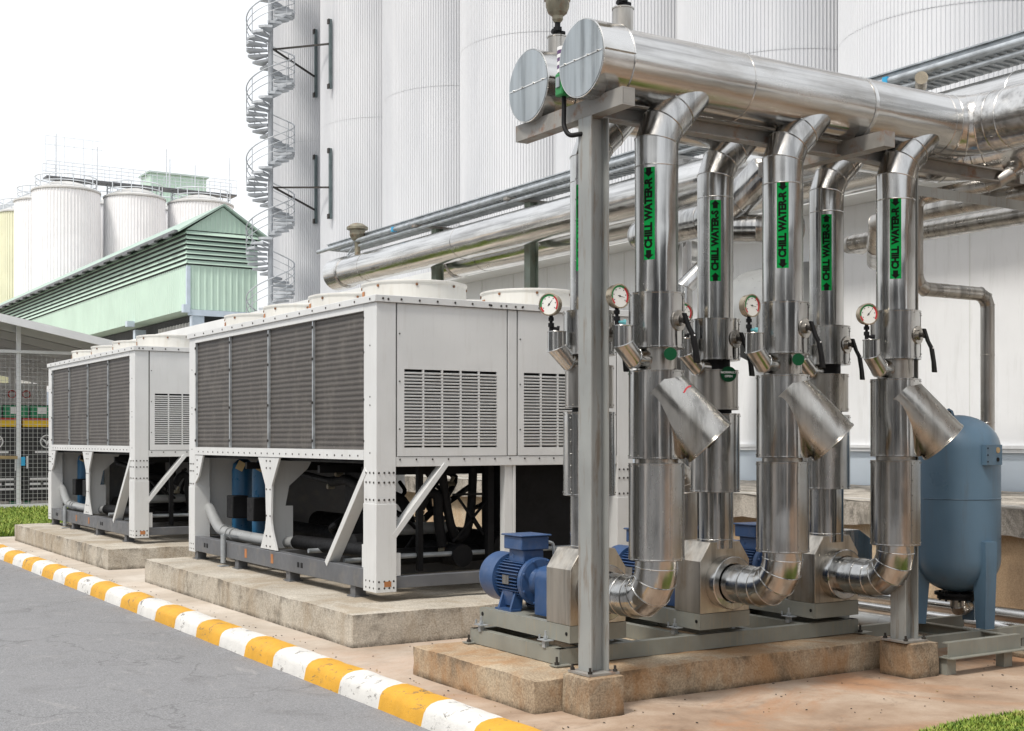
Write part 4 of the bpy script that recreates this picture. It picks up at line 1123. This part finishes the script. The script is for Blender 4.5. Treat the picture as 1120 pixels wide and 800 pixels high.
m = MB(); m.prism([(12.52, 4.80), (12.52, 4.83), (24.5, 6.9), (24.5, 6.8)][::-1], lambda a, b, q: (a, q, b), -8, 62.2)
for i in range(90): m.bar((12.54, -7.6 + i * .77, 4.87), (22.5, -7.6 + i * .77, 6.60), .05, .03)
m.build('roof', 'roofgrey', bt)
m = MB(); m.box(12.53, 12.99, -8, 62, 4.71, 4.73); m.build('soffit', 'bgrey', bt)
# curved hood on wall
t = thing('vent_hood', (12.9, 13.4, 2.6), 'curved sheet metal vent hood on the white wall, seen between the risers', 'vent hood')
m = MB(); pr = [(13.0, 2.75)] + [(13.0 - .95 * math.sin(a * PI / 16), 3.05 + .95 * math.cos(a * PI / 16)) for a in range(9)][::-1]
pr = [(12.99, 4.05)] + [(12.99 - 1.0 * math.sin(a * PI / 20), 3.05 + 1.0 * math.cos(a * PI / 20)) for a in range(1, 11)] + [(11.99, 2.95), (12.1, 2.95), (12.99, 3.1)]
m.prism(pr, lambda a, b, q: (a, q, b), 13.0, 13.95)
m.build('hood', 'pipegrey', t, sharp=25)
m = MB(); m.prism([(12.985, 3.08), (12.12, 2.94), (12.12, 2.9), (12.985, 2.6)], lambda a, b, q: (a, q, b), 13.04, 13.91)
for i in range(6): pass
m.build('opening', 'darkin', t)

# ------------------------------------------------------------------ pipe rack along the building
def rackpipe(x, z, r, yend, ynear, label, mt='steel_y', step=2.9, cap=True, cat='pipe'):
    t = thing('overhead_pipe', (x, yend, z), label, cat, 'big pipes along the white building')
    m = MB(); m.tube([(x, yend - .12, z), (x, ynear, z)], r, 56)
    y = yend - 1.4
    while y > ynear: m.bead(m.ring((x, y, z), (0, 1, 0), r, 56), .006); y -= step
    m.build('pipe_run', mt, t)
    m = MB(); m.lathe((x, yend, z), (0, -1, 0), [(r * .7, -.03), (r, .0), (r + .03, .04), (r + .03, .5), (r, .51)], 56); m.build('end_sleeve', mt, t)
    return t
rp = rackpipe(9.95, 4.62, .255, 22.0, -4, 'thick bright pipe running above the chillers, ending in a capped sleeve', step=3.3)
rackpipe(10.70, 4.55, .25, 19.3, -4, 'second thick overhead pipe, behind and below the capped one')
m = MB(); m.lathe((9.95, 21.1, 4.87), Z, [(.05, 0), (.05, .25), (.10, .28), (.14, .36), (.14, .44), (.19, .46), (.19, .5), (.1, .56), (.01, .58)], 24); m.mat(1); m.bar((9.95, 21.1, 4.95), (9.95, 21.75, 4.87), .02, .02); m.bar((9.95, 21.1, 5.15), (9.95, 21.6, 4.87), .02, .02)
tag(m.build('air_valve', ['brass', 'zinc']), 'brown capped air valve standing on the far end of the overhead pipe', 'valve')
# galvanised cable tray + conduits
t = thing('cable_tray', (10.2, 10, 5.1), 'galvanised cable tray with conduits above the big overhead pipes', 'cable tray')
m = MB(); m.box(10.05, 10.065, -4, 22.6, 5.14, 5.26); m.box(10.55, 10.565, -4, 22.6, 5.14, 5.26); m.box(10.065, 10.55, -4, 22.6, 5.14, 5.148); m.box(10.02, 10.05, -4, 22.6, 5.245, 5.26)
for k in range(260): m.box(10.08, 10.53, 22.5 - k * .1 - .03, 22.5 - k * .1, 5.125, 5.139)
m.build('tray', 'zinc', t)
m = MB(); m.cyl((9.93, -4, 5.13), (9.93, 22.8, 5.13), .035, n=16); m.build('conduit', 'zinc', t)
m = MB(); m.cyl((9.96, -4, 5.04), (9.96, 21.8, 5.04), .025, n=12); m.build('conduit', 'zinc', t)
for yy in (8.9, 14.2, 19.6):
    m = MB(); m.box(9.89, 9.97, yy, yy + .06, 5.09, 5.17); m.build('conduit_clamp', 'lightblue', t)
def rack_post(x, y, mt, label):
    t = thing('rack_post', (x, y, 1.0), label, 'post', 'posts of the overhead pipe rack')
    hpost(x, y, 1.03, 5.06, .075, .012).build('post', mt, t)
    m = MB(); m.box(x - .45, x + .75, y - .05, y + .05, 5.062, 5.098); m.build('top_arm', 'rustbeam' if mt == 'greenpost' else mt, t)
    m = MB(); m.box(x - .13, x + .13, y - .13, y + .13, 1.024, 1.031); m.build('base_plate', mt, t)
rack_post(10.33, 18.84, 'greenpost', 'farthest green rack post, seen above the near chiller fans')
rack_post(10.33, 16.0, 'greenpost', 'green rack post between the two front fans of the near chiller')
rack_post(10.33, 12.55, 'bwhite', 'pale rack post seen between the first and second risers')
m = MB(); m.cyl((9.72, 8.33, 4.99), (9.95, 8.53, 4.99), .055, n=24); m.cyl((9.70, 8.31, 4.99), (9.719, 8.329, 4.99), .06, n=24)
tag(m.build('horn', 'gauge_case'), 'small round tan fitting on the cable tray above the farther header end', 'fitting')
# mid-height branch pipe with elbow
t = thing('branch_pipe', (9.5, 11.5, 3.9), 'short fat insulated elbow pipe behind the second supply riser', 'pipe')
m = MB(); m.tube([(10.9, 12.9, 4.05), (9.9, 12.6, 4.05), (9.62, 12.4, 4.05), (9.55, 12.1, 4.05), (9.55, 11.2, 4.05), (9.56, 10.95, 4.10), (9.62, 10.75, 4.22), (9.75, 10.45, 4.5)], .19, 48, beads=(1, 2, 3, 4, 5, 6), bead_r=.006)
m.bead(m.ring((9.55, 11.7, 4.05), (0, 1, 0), .19, 48), .005); m.build('pipe_run', 'steel', t)
m = MB(); m.tube([(9.55, 11.35, 4.05), (9.62, 10.9, 3.93), (9.75, 10.6, 3.9), (10.2, 10.4, 3.9)], .15, 40, beads=(1, 2)); m.build('side_branch', 'steel', t)
t = thing('drop_pipe', (9.3, 11.3, 2), 'pale vertical pipe with sleeve just left of the second supply riser', 'pipe')
m = MB(); m.tube([(9.9, 11.2, 3.55), (9.55, 11.3, 3.5), (9.35, 11.35, 3.3), (9.35, 11.35, 1.05)], .10, 32, beads=(1, 2)); m.cyl((9.35, 11.35, 1.06), (9.35, 11.35, 2.55), .19, n=40); m.build('pipe_run', 'steel', t)
t = thing('wall_pipe', (11.5, 10, 3.9), 'slim steel pipe running under the eave behind the third riser pair', 'pipe')
m = MB(); m.tube([(11.7, 10.9, 3.9), (11.5, 10.9, 3.9), (11.45, 10.8, 3.9), (11.45, -4, 3.9)], .10, 32, beads=(1, 2)); m.build('pipe_run', 'steel_dull', t)
# gate column / outlet elbow seen in the gap
t = thing('outlet_elbow', (7.6, 9.4, 1), 'steel elbow leaving the near chiller, seen in the gap beside the first jackets', 'pipe')
m = MB(); pts = [(7.35, 9.35, 1.35), (7.5, 9.35, 1.35)] + [(7.5 + .22 * math.sin(a * PI / 8), 9.35, 1.13 + .22 * math.cos(a * PI / 8)) for a in range(1, 5)] + [(7.72, 9.35, .12)]
m.tube(pts, .11, 36, beads=(1, 2, 3, 4, 5)); m.build('pipe_run', 'steel_dull', t)

# ------------------------------------------------------------------ silos
def silo(cx, cy, r, z0, z1, label, seams, nr=190, mat='silo', group='tall ribbed silos', depth=.03, cap=False, name='silo'):
    m = MB(); prof = []
    for i in range(nr):
        for (f, dr) in ((0, 0), (.62, 0), (.72, depth), (.90, depth)):
            a = 2 * PI * (i + f) / nr; prof.append((math.cos(a), math.sin(a), dr))
    def ring(z, e=0): return [Vector((cx + (r + dr + e) * c, cy + (r + dr + e) * s_, z)) for c, s_, dr in prof]
    zs = [z0] + seams + [z1]
    for a, b in zip(zs[:-1], zs[1:]): m.loft([ring(a), ring(b - .015)], False, False)
    m.mat(0)
    for zq in seams: m.loft([ring(zq - .015, -.012), ring(zq, -.012)], False, False)
    m.loft([ring(z1 - .05), ring(z1)], False, True)
    return m
nms = ['ribbed silo behind the header elbow, nearest of the row', 'second nearest ribbed silo, behind the header end caps and risers', 'ribbed silo directly above the near header end caps', 'ribbed silo rising behind the middle of the overhead pipe', 'ribbed silo behind the near chiller fans', 'ribbed silo with two long dark brackets on its face', 'farthest ribbed silo, behind the spiral stair']
seamz = [[10.9], [11.4], [13.0], [15.0], [14.6], [14.7], [14.9]]
for n_ in range(7):
    m = silo(25.2, 20.25 + 6 * n_, 2.9, 0, 29, None, seamz[n_])
    tag(m.build('silo', ['silo', 'bgrey'], sharp=12), nms[n_], 'silo', 'tall ribbed silos')
m = silo(25.2, 14.25, 2.9, 0, 29, None, [10.5]); tag(m.build('silo', ['silo', 'bgrey'], sharp=12), 'ribbed silo mostly outside the frame at far right', 'silo', 'tall ribbed silos')

# stair brackets on the silos
def sbracket(u, y, x, z0, z1, lb):
    m = MB(); m.box(x, x + .12, y, y + .10, z0, z1); m.mat(1)
    for z in (z0 + .1, z1 - .1): m.box(x - .05, x, y - .02, y + .14, z - .1, z + .1)
    tag(m.build('bracket', ['slate', 'bolt']), lb, 'bracket', 'dark vertical brackets on the silos')
zz = lambda v, D: 1.62 + (480 - v) * D / 1428
sbracket(349, 53.8, 23.3, zz(107, 58.1), zz(33, 58.1), 'upper left dark bracket, between two silos')
sbracket(349, 53.8, 23.3, zz(245, 58.1), zz(170, 58.1), 'lower left dark bracket, between two silos')
sbracket(365, 49.65, 22.15, zz(98, 54), zz(22, 54), 'upper right dark bracket, on the silo face')
sbracket(365, 49.65, 22.15, zz(240, 54), zz(163, 54), 'lower right dark bracket, on the silo face')

# ------------------------------------------------------------------ spiral stair
SX, SY = 20.9, 53.0
t = thing('spiral_stair', (SX, SY, 0), 'tall galvanised spiral stair standing beside the farthest silo', 'staircase')
m = MB(); m.cyl((SX, SY, 0), (SX, SY, 25.5), .11, n=20); m.build('centre_pole', 'stairzinc', t)
pitch = 2.98; spt = 16; R1 = 1.02; H0 = 1.0; phase = R(200)
nst = int(24 / pitch * spt)
def sa(k): return phase + 2 * PI * k / spt
treads = []
for k in range(nst):
    z = H0 + pitch * k / spt; a0, a1 = sa(k) - .06, sa(k + 1) + .14
    m = MB(); poly = [(.15 * math.cos(a0), .15 * math.sin(a0)), (R1 * math.cos(a0), R1 * math.sin(a0)), (R1 * 1.02 * math.cos((a0 + a1) / 2), R1 * 1.02 * math.sin((a0 + a1) / 2)), (R1 * math.cos(a1), R1 * math.sin(a1)), (.15 * math.cos(a1), .15 * math.sin(a1))]
    m.prism(poly, lambda a, b, q: (SX + a, SY + b, q), z - .10, z)
    if k < 100: m.build('tread', 'stairzinc', t)
    else:
        treads.append(m)
if treads:
    m = MB()
    for q in treads:
        n = len(m.v); m.v += q.v
        for f in q.f: m.face([n + i for i in f])
    o = m.build('tread', 'stairzinc', t); o['kind'] = 'stuff'
m = MB()
for hh, rr in ((1.0, .022), (.68, .014), (.36, .014)):
    pts = [(SX + R1 * math.cos(sa(k / 2)), SY + R1 * math.sin(sa(k / 2)), H0 + pitch * k / 2 / spt + hh) for k in range(nst * 2)]
    m.tube(pts, rr * 1.3, 6)
for k in range(0, nst, 2):
    a = sa(k); z = H0 + pitch * k / spt; m.cyl((SX + R1 * math.cos(a), SY + R1 * math.sin(a), z - .05), (SX + R1 * math.cos(a), SY + R1 * math.sin(a), z + 1.0), .02, n=6)
m.build('handrail', 'stairzinc', t)
for z in (zz(62, 56), zz(213, 56)):
    m = MB(); m.bar((SX + .1, SY, z + .35), (23.3, 53.85, z - .3), .07, .07).build('tie_bar', 'bolt', t)
    m = MB(); m.bar((SX + .1, SY - .1, z + .3), (22.15, 49.7, z - .1), .07, .07).build('tie_bar', 'bolt', t)

# ------------------------------------------------------------------ green gallery building
GX0, GX1, GY0, GY1 = 20.2, 23.75, 62, 135
g = thing('green_gallery_building', (GX0, GY0, 0), 'long mint green gabled building with louvred upper band', 'building')
m = MB(); rib = .28
def ribwall(m, a, b, z0, z1, nrm, pitch=.3, d=.03):
    a, b = Vector(a), Vector(b); L = (b - a).length; dr = (b - a).normalized(); n = int(L / pitch); nrm = Vector(nrm)
    pr = []
    for i in range(n):
        for f, e in ((0, 0), (.6, 0), (.7, d), (.9, d)): pr.append(a + dr * ((i + f) * L / n) + nrm * e)
    pr.append(b); k = len(m.v)
    for p in pr: m.v += [Vector((p.x, p.y, z0)), Vector((p.x, p.y, z1))]
    for i in range(len(pr) - 1): m.face((k + 2 * i, k + 2 * i + 2, k + 2 * i + 3, k + 2 * i + 1))
ribwall(m, (GX0, GY1, 0), (GX0, GY0, 0), 7.9, 10.05, (-1, 0, 0), .35)
ribwall(m, (GX0, GY0, 0), (GX1, GY0, 0), 7.9, 10.05, (0, -1, 0), .3)
m.box(GX0 + .05, GX1, GY0 + .05, GY1, 7.92, 11.7)
m.build('wall', 'greenwall', g, sharp=10)
m = MB(); nl = 7
for i in range(nl):
    z = 10.12 + i * .235; e = .05 + i * .015
    m.prism([(-.02, z + .17), (-.10 - .015 * i, z), (-.07 - .015 * i, z)], lambda a, b, q: (GX0 + a, q, b), GY0 - .1, GY1)
    m.prism([(-.02, z + .17), (-.10 - .015 * i, z), (-.07 - .015 * i, z)], lambda a, b, q: (q, GY0 + a, b), GX0 - .1, GX1)
m.build('louvre', 'greenwall', g)
m = MB(); m.box(GX0 + .0, GX0 + .04, GY0 - .0, GY1, 10.06, 11.75); m.box(GX0, GX1, GY0, GY0 + .04, 10.06, 11.75); m.build('louvre_backing', 'darkin', g)
m = MB(); GXM = (GX0 + GX1) / 2
m.prism([(GX0 - .05, 11.75), (GX1 + .05, 11.75), (GXM, 13.0)], lambda a, b, q: (a, q, b), GY0 - .02, GY0 + .1)
for i in range(14):
    x = GX0 + .2 + i * .24; h = 11.75 + 1.25 * (1 - abs(x - GXM) / (GX1 - GXM)) - .1
    m.box(x, x + .07, GY0 - .055, GY0 - .02, 11.76, h)
m.build('gable', 'greenwall', g)
m = MB()
m.prism([(GX0 - .45, 11.62), (GXM, 13.05), (GXM, 13.15), (GX0 - .45, 11.72)][::-1], lambda a, b, q: (a, q, b), GY0 - .25, GY1)
m.prism([(GX1 + .45, 11.62), (GXM, 13.05), (GXM, 13.15), (GX1 + .45, 11.72)], lambda a, b, q: (a, q, b), GY0 - .25, GY1)
m.build('roof', 'greendk', g)
m = MB(); m.box(GX0 - .62, GX0 - .47, GY0 + .1, GY1, 11.60, 11.72)
for i in range(30): m.box(GX0 - .64, GX0 - .44, GY0 + 1 + i * 2.4, GY0 + 1.9 + i * 2.4, 11.5, 11.6)
m.build('gutter', 'dframe', g)
m = MB(); m.box(GX0 - .06, GX0 + .12, GY0 - .07, GY0 + .1, 7.9, 10.0); m.box(GX0 - .3, GX0 + .02, GY0 - .3, GY0, 7.72, 8.1); m.box(GX0, GX1, GY0 - .12, GY0 - .02, 7.6, 7.88); m.build('eaves_trim', 'gblue', g)
m = MB(); m.box(GX0 - .4, GX0, GY0 + 9, GY0 + 9.4, 7.7, 8.0); m.build('beam_end', 'gblue', g)
for (x, y) in ((GX0 + .55, GY0 + .25), (GX1 - .3, GY0 + .25), (GX0 + .55, GY0 + 10), (GX0 + .55, GY0 + 20)):
    m = MB(); m.box(x - .3, x + .3, y - .2, y + .2, -.05, 7.6); m.build('column', 'gblue', g)
m = MB(); m.box(GX0 + 1.1, GX1 + 4, GY0 + 1.5, GY0 + 40, -.05, 7.88); m.build('dark_recess', 'darkin', g)
m = MB(); ribwall(m, (GX0 + 1.0, GY0 + 8, 0), (GX0 + 1.0, GY0 + 1.4, 0), 5, 7.5, (-1, 0, 0), .5, .12); ribwall(m, (GX0 + 1.0, GY0 + 1.4, 0), (GX1, GY0 + 1.4, 0), 5, 7.4, (0, -1, 0), .4, .12); m.build('curtain', 'roofgrey', g)

# ------------------------------------------------------------------ far tank farm
def far_tank(x, y, r, z1, mat, label, roof=True):
    t = thing('storage_tank', (x, y, 0), label, 'storage tank', 'far storage tanks')
    m = silo(x, y, r, 0, z1, None, [z1 * .62], 64, depth=.05); m.build('shell', [mat, 'roofgrey'], t, sharp=12)
    m = MB(); m.lathe((x, y, z1), Z, [(r + .12, 0), (r + .12, .12), (r * .5, .75), (.3, 1.0), (.01, 1.02)], 48); m.build('roof', 'roofgrey', t, sharp=15)
    m = MB()
    m.bead(m.ring((x, y, z1 + 1.2), Z, r * .92, 40), .05, 4); m.bead(m.ring((x, y, z1 + .7), Z, r * .92, 40), .04, 4)
    for k in range(16):
        a = k * PI / 8; m.cyl((x + r * .92 * math.cos(a), y + r * .92 * math.sin(a), z1 + .1), (x + r * .92 * math.cos(a), y + r * .92 * math.sin(a), z1 + 1.2), .04, n=4)
    m.build('railing', 'gantry', t)
    return t
far_tank(25.7, 110, 2.62, 21.7, 'tankwhite', 'leftmost big white tank of the front far row')
far_tank(31.3, 110, 2.45, 21.7, 'tankwhite', 'middle big white tank of the front far row')
far_tank(37.0, 110, 2.7, 21.7, 'tankwhite', 'right big white tank of the front far row, above the green gable')
far_tank(25.6, 117, 2.5, 21.9, 'tankwhite', 'white tank peeking out left of the front far row')
far_tank(30.6, 117, 2.5, 21.9, 'tankwhite', 'narrow strip of tank in the left gap of the far row')
far_tank(36.0, 117, 2.5, 21.9, 'tankwhite', 'narrow strip of tank in the right gap of the far row')
far_tank(25.9, 126, 2.6, 22.2, 'tankyellow', 'pale yellow tank left of the white far tanks')
far_tank(24.3, 128, 2.4, 19.0, 'tankyellow', 'lower yellow tank at the left frame edge')
t = thing('tank_walkway', (31, 108, 22), 'steel walkway with railings across the tops of the far tanks', 'walkway')
m = MB(); m.box(24, 40, 109.3, 110.7, 22.75, 22.9); m.build('deck', 'dframe', t)
m = MB()
for yy in (109.3, 110.7):
    for z in (23.5, 24.1): m.bar((24, yy, z), (40, yy, z), .04, .04)
    for k in range(17): m.bar((24 + k, yy, 22.9), (24 + k, yy, 24.1), .035, .035)
m.build('railing', 'gantry', t)
for (x, h) in ((24.9, 26.5), (28.2, 25.8), (34.0, 26.3), (34.3, 25.5), (36.5, 25.2), (39.6, 26.2)): MB().bar((x, 110, 22.9), (x, 110, h), .065, .065).build('mast', 'gantry', t)
m = MB()
m.bar((23.9, 109.3, 25.4), (28.4, 109.3, 25.4), .028, .028); m.bar((23.9, 109.3, 26.1), (28.4, 109.3, 26.1), .028, .028)
for k in range(7): m.bar((23.9 + k * .75, 109.3, 22.9), (23.9 + k * .75, 109.3, 26.1), .028, .028)
m.build('cage', 'gantry', t)
t = thing('rooftop_hut', (38, 120, 22), 'small mint green cabin on top of the far tanks', 'cabin')
m = MB(); m.box(35.6, 40.9, 120, 123, 22.0, 26.2)
for k in range(16): m.box(35.7 + k * .33, 35.78 + k * .33, 119.95, 120, 22.0, 26.1)
m.build('wall', 'greenwall', t)
m = MB(); m.box(35.4, 41.1, 119.8, 123.2, 26.2, 26.35); m.build('roof', 'greendk', t)
m = MB(); m.box(35.6, 40.9, 120, 122.9, 18, 21.99); m.build('stand', 'gantry', t)
t = thing('conveyor_gallery', (24, 132, 20), 'pale grey inclined conveyor gallery behind the far tanks', 'conveyor')
m = MB(); m.prism([(20.5, 19.0), (30.0, 25.2), (30.0, 27.2), (20.5, 21.5)], lambda a, b, q: (a, q, b), 134, 136); m.build('gallery', 'gantry', t)
m = MB(); m.prism([(33.0, 23.0), (41, 23.0), (39.5, 27.0), (38, 27.2)], lambda a, b, q: (a, q, b), 134, 136); m.build('hood', 'gantry', t)
m = MB()
for x in (22, 25, 28): m.box(x - .15, x + .15, 134.8, 135.1, 0, 20 + (x - 20.5) * .6)
m.build('trestle', 'gantry', t)

# ------------------------------------------------------------------ wire mesh shed
SHY = 31.5
t = thing('mesh_shed', (6, SHY, 0), 'open steel shed with white framed wire mesh front, left of the chillers', 'shed')
def roofz(x): return 4.38 - (x - 5.8) * .205
m = MB(); m.prism([(1.0, roofz(1) - .0), (10.2, roofz(10.2)), (10.2, roofz(10.2) - .17), (1.0, roofz(1) - .17)], lambda a, b, q: (a, q, b), SHY - .9, SHY - .82); m.build('fascia', 'shedwhite', t)
m = MB(); m.prism([(1.0, roofz(1) + .02), (10.2, roofz(10.2) + .02), (10.2, roofz(10.2) - .03), (1.0, roofz(1) - .03)], lambda a, b, q: (a, q, b), SHY - .815, SHY + 13); m.build('roof', 'roofgrey', t)
for k in range(8):
    m = MB(); yy = SHY + .1 + k * 1.8; m.prism([(1.0, roofz(1) - .04), (10.2, roofz(10.2) - .04), (10.2, roofz(10.2) - .22), (1.0, roofz(1) - .22)], lambda a, b, q: (a, q, b), yy, yy + .1); m.build('rafter', 'roofgrey', t)
for x in (3.29, 6.29, 9.29):
    m = MB(); m.box(x - .045, x + .045, SHY - .045, SHY + .045, 0, roofz(x) - .06); m.build('post', 'shedwhite', t)
for x in (1.5, 4.8, 8.2):
    for yy in (36, 42):
        m = MB(); m.box(x - .09, x + .09, yy - .09, yy + .09, 0, roofz(x) - .06); m.build('post', 'roofgrey', t)
m = MB(); m.bar((1.2, SHY - .06, 3.62), (9.6, SHY - .06, 3.62), .05, .07); m.bar((1.2, SHY - .06, .06), (9.6, SHY - .06, .06), .06, .12); m.build('rail', 'shedwhite', t)
m = MB()
x = 1.3
while x < 9.6: m.box(x - .0035, x + .0035, SHY - .0505, SHY - .0465, .12, 3.6); x += .10
z = .15
while z < 3.6: m.box(1.25, 9.6, SHY - .0464, SHY - .0424, z - .0035, z + .0035); z += .10
m.build('wire_mesh', 'roofgrey', t, sharp=0)
m = MB(); m.bar((2.2, SHY - .12, .98), (5.6, SHY - .10, 1.20), .03, .08); m.bar((5.6, SHY - .10, 1.20), (6.25, SHY - .10, 1.19), .03, .07); m.build('strap', 'strap', t)
m = MB(); m.box(6.33, 6.41, SHY - .14, SHY - .08, 1.0, 1.2); m.build('tape', 'lightblue', t)
m = MB(); m.box(5.4, 5.75, SHY - .09, SHY - .08, 1.45, 1.82); m.build('notice', 'bgrey', t)
# sheet wall far back of the shed
m = MB(); ribwall(m, (0, SHY + 14, 0), (10.5, SHY + 14, 0), 0, 3.2, (0, -1, 0), .4, .05); m.build('back_wall', 'gblue', t)
# bins with crates
bl = ['black wheeled bin at the left frame edge behind the mesh', 'black bin with round white emblem right of the white mesh post', 'black bin right behind the white shed post', 'black bin beside the far chiller corner']
for k, x in enumerate((4.35, 5.52, 6.69, 7.86)):
    b = thing('storage_bin', (x, 33, 0), bl[k], 'bin', 'black bins behind the mesh')
    m = MB(); m.box(x, x + 1.12, 33.0, 33.95, .12, 1.90); m.build('body', 'bin', b, bevel=.02)
    m = MB(); m.box(x, x + 1.12, 32.98, 33.95, 1.905, 2.06); m.mat(1); m.box(x, x + 1.12, 32.97, 33.95, 2.062, 2.12); m.build('lid', ['yellowband', 'redband'], b)
    m = MB(); cc = Vector((x + .56, 32.995, 1.55))
    pr = m.ring(cc, (0, 1, 0), .15, 28); m.bead(pr, .016, 6)
    for s_ in (-1, 1):
        m.prism([(0, -.1), (s_ * .04, -.03), (s_ * .13, .09), (s_ * .03, .03), (0, .0)][::s_], lambda a, bb, q: cc + Vector((a, q, bb)), -.004, 0)
    for (a0, a1, z_) in ((-.28, .28, 1.27), (-.4, .4, .62), (-.4, -.15, .5), (-.08, .12, .5), (.2, .4, .5), (-.4, .4, .38)): m.box(x + .56 + a0, x + .56 + a1, 32.99, 32.998, z_, z_ + .05)
    m.box(x + .08, x + .12, 32.99, 32.998, .9, 1.2); m.box(x + .98, x + 1.02, 32.99, 32.998, .85, 1.15)
    m.build('emblem', 'whiteink', b)
    m = MB(); m.box(x + .05, x + .2, 33.1, 33.3, 0, .12); m.box(x + .9, x + 1.05, 33.1, 33.3, 0, .12); m.build('foot', 'cratelgreen', b)
cl = ['green crate on the leftmost black bin', 'green crate beside the white mesh post, left side', 'green crate just right of the white mesh post', 'green crate with a white mark on the middle bin', 'green crate next to the far chiller corner', 'last green crate, tucked behind the far chiller']
for k in range(6):
    x = 4.4 + k * .62; m = MB(); m.box(x, x + .56, 33.05, 33.5, 2.123, 2.42); m.mat(1); m.box(x + .16, x + .38, 33.04, 33.049, 2.22, 2.38); m.mat(2); m.box(x + .04, x + .52, 33.06, 33.4, 2.421, 2.44)
    tag(m.build('crate', ['cratelgreen', 'whiteink', 'darkin']), cl[k], 'crate', 'green crates on the bins')
t = MB(); t.box(4.2, 7.6, 34.6, 34.68, 2.45, 3.02); t.mat(1)
for i_, (xx, w) in enumerate(((5.95, .16), (6.35, .16), (6.75, .16), (7.1, .16))):
    pr = t.ring((xx, 34.58, 2.74), (0, 1, 0), .09, 16); t.bead(pr[:], .014, 5)
tag(t.build('sign_board', ['roofgrey', 'redband']), 'grey board with faded red curly letters above the crates', 'sign')

# ------------------------------------------------------------------ unseen backdrops added across the road to reflect in the steel and block light
def block(x0, x1, y0, y1, h, mt, mr, label, doors):
    b = thing('backdrop', ((x0 + x1) / 2, (y0 + y1) / 2, 0), label, 'building', 'unseen backdrops added for reflections')
    m = MB(); m.box(x0, x1, y0, y1, -.13, h); m.build('wall', mt, b)
    m = MB(); m.box(x0 - .3, x1 + .3, y0 - .3, y1 + .3, h + .002, h + .35); m.build('roof', mr, b)
    for (ya, yb) in doors:
        m = MB(); m.box(x1 + .01, x1 + .08, ya, yb, -.1, 3.4); m.build('door', mr, b)
block(-26, -14, -34, -13, 9, 'behind', 'behind_l', 'dark tall warehouse added for reflections, unseen, left behind the viewer', ((-30, -26), (-20, -16)))
block(-24, -15, -7, 1, 6, 'behind_l', 'behind', 'pale low warehouse with dark doors, added unseen for reflections', ((-5, -2),))
block(-26, -14, 6, 19, 8, 'behind', 'behind_l', 'dark warehouse opposite the pumps, added unseen for reflections', ((8, 11), (13, 16)))
block(-26, -16, 27, 44, 7, 'behind', 'behind_l', 'dark warehouse opposite the far chiller, added unseen for reflections', ((30, 34),))
b = thing('rear_backdrop', (8, -24, 0), 'dark unseen block added for reflections behind the viewer', 'building')
m = MB(); m.box(-4, 10, -32, -18, -.13, 8); m.build('wall', 'behind', b)
for k in range(4):
    m = MB(); m.box(-3 + k * 3.4, -1.2 + k * 3.4, -17.99, -17.9, 1.0, 3.0); m.build('window', 'behind_l', b)
b = thing('rear_backdrop', (24, -20, 0), 'unseen block added for reflections behind the viewer to the right', 'building')
m = MB(); m.box(15, 32, -26, -16, -.13, 5); m.build('wall', 'behind', b)

# ------------------------------------------------------------------ light, sky, camera
w = bpy.data.worlds.new('World'); scn.world = w; w.use_nodes = True
nt = w.node_tree; bg = nt.nodes['Background']
sky = nt.nodes.new('ShaderNodeTexSky'); sky.sky_type = 'NISHITA'; sky.sun_disc = False
SUN_EL, SUN_AZ = R(58), R(250)      # azimuth measured from +Y clockwise
sky.sun_elevation = SUN_EL; sky.sun_rotation = SUN_AZ; sky.air_density = 1.5; sky.dust_density = 6; sky.ozone_density = 1
mx = nt.nodes.new('ShaderNodeMix'); mx.data_type = 'RGBA'; mx.inputs[0].default_value = .80
mx.inputs[7].default_value = (9.6, 9.8, 10.1, 1)
nt.links.new(sky.outputs[0], mx.inputs[6]); nt.links.new(mx.outputs[2], bg.inputs[0])
bg.inputs[1].default_value = .095
sd = bpy.data.lights.new('sun', 'SUN'); sd.energy = 2.0; sd.angle = R(10); sd.color = (1, .95, .88)
so = bpy.data.objects.new('sun', sd); col.objects.link(so)
dirv = Vector((math.sin(SUN_AZ) * math.cos(SUN_EL), math.cos(SUN_AZ) * math.cos(SUN_EL), math.sin(SUN_EL)))
so.rotation_euler = dirv.to_track_quat('Z', 'Y').to_euler(); so.location = dirv * 60

cam = bpy.data.cameras.new('camera'); co = bpy.data.objects.new('camera', cam); col.objects.link(co)
co.location = (0, 0, 1.62); co.rotation_euler = (R(90), 0, ANG - PI / 2)
cam.sensor_fit = 'HORIZONTAL'; cam.sensor_width = 36; cam.lens = 36 * 1428 / 1120; cam.shift_y = 80 / 1120; cam.clip_end = 3000; cam.clip_start = .05
scn.camera = co
vs = scn.view_settings; vs.view_transform = 'Standard'; vs.look = 'None'; vs.gamma = 1; vs.use_curve_mapping = False
vs.exposure = .5
scn.cycles.max_bounces = 8; scn.cycles.glossy_bounces = 5; scn.cycles.diffuse_bounces = 4
for o in list(bpy.data.objects):
    if '_o' in o: del o['_o']
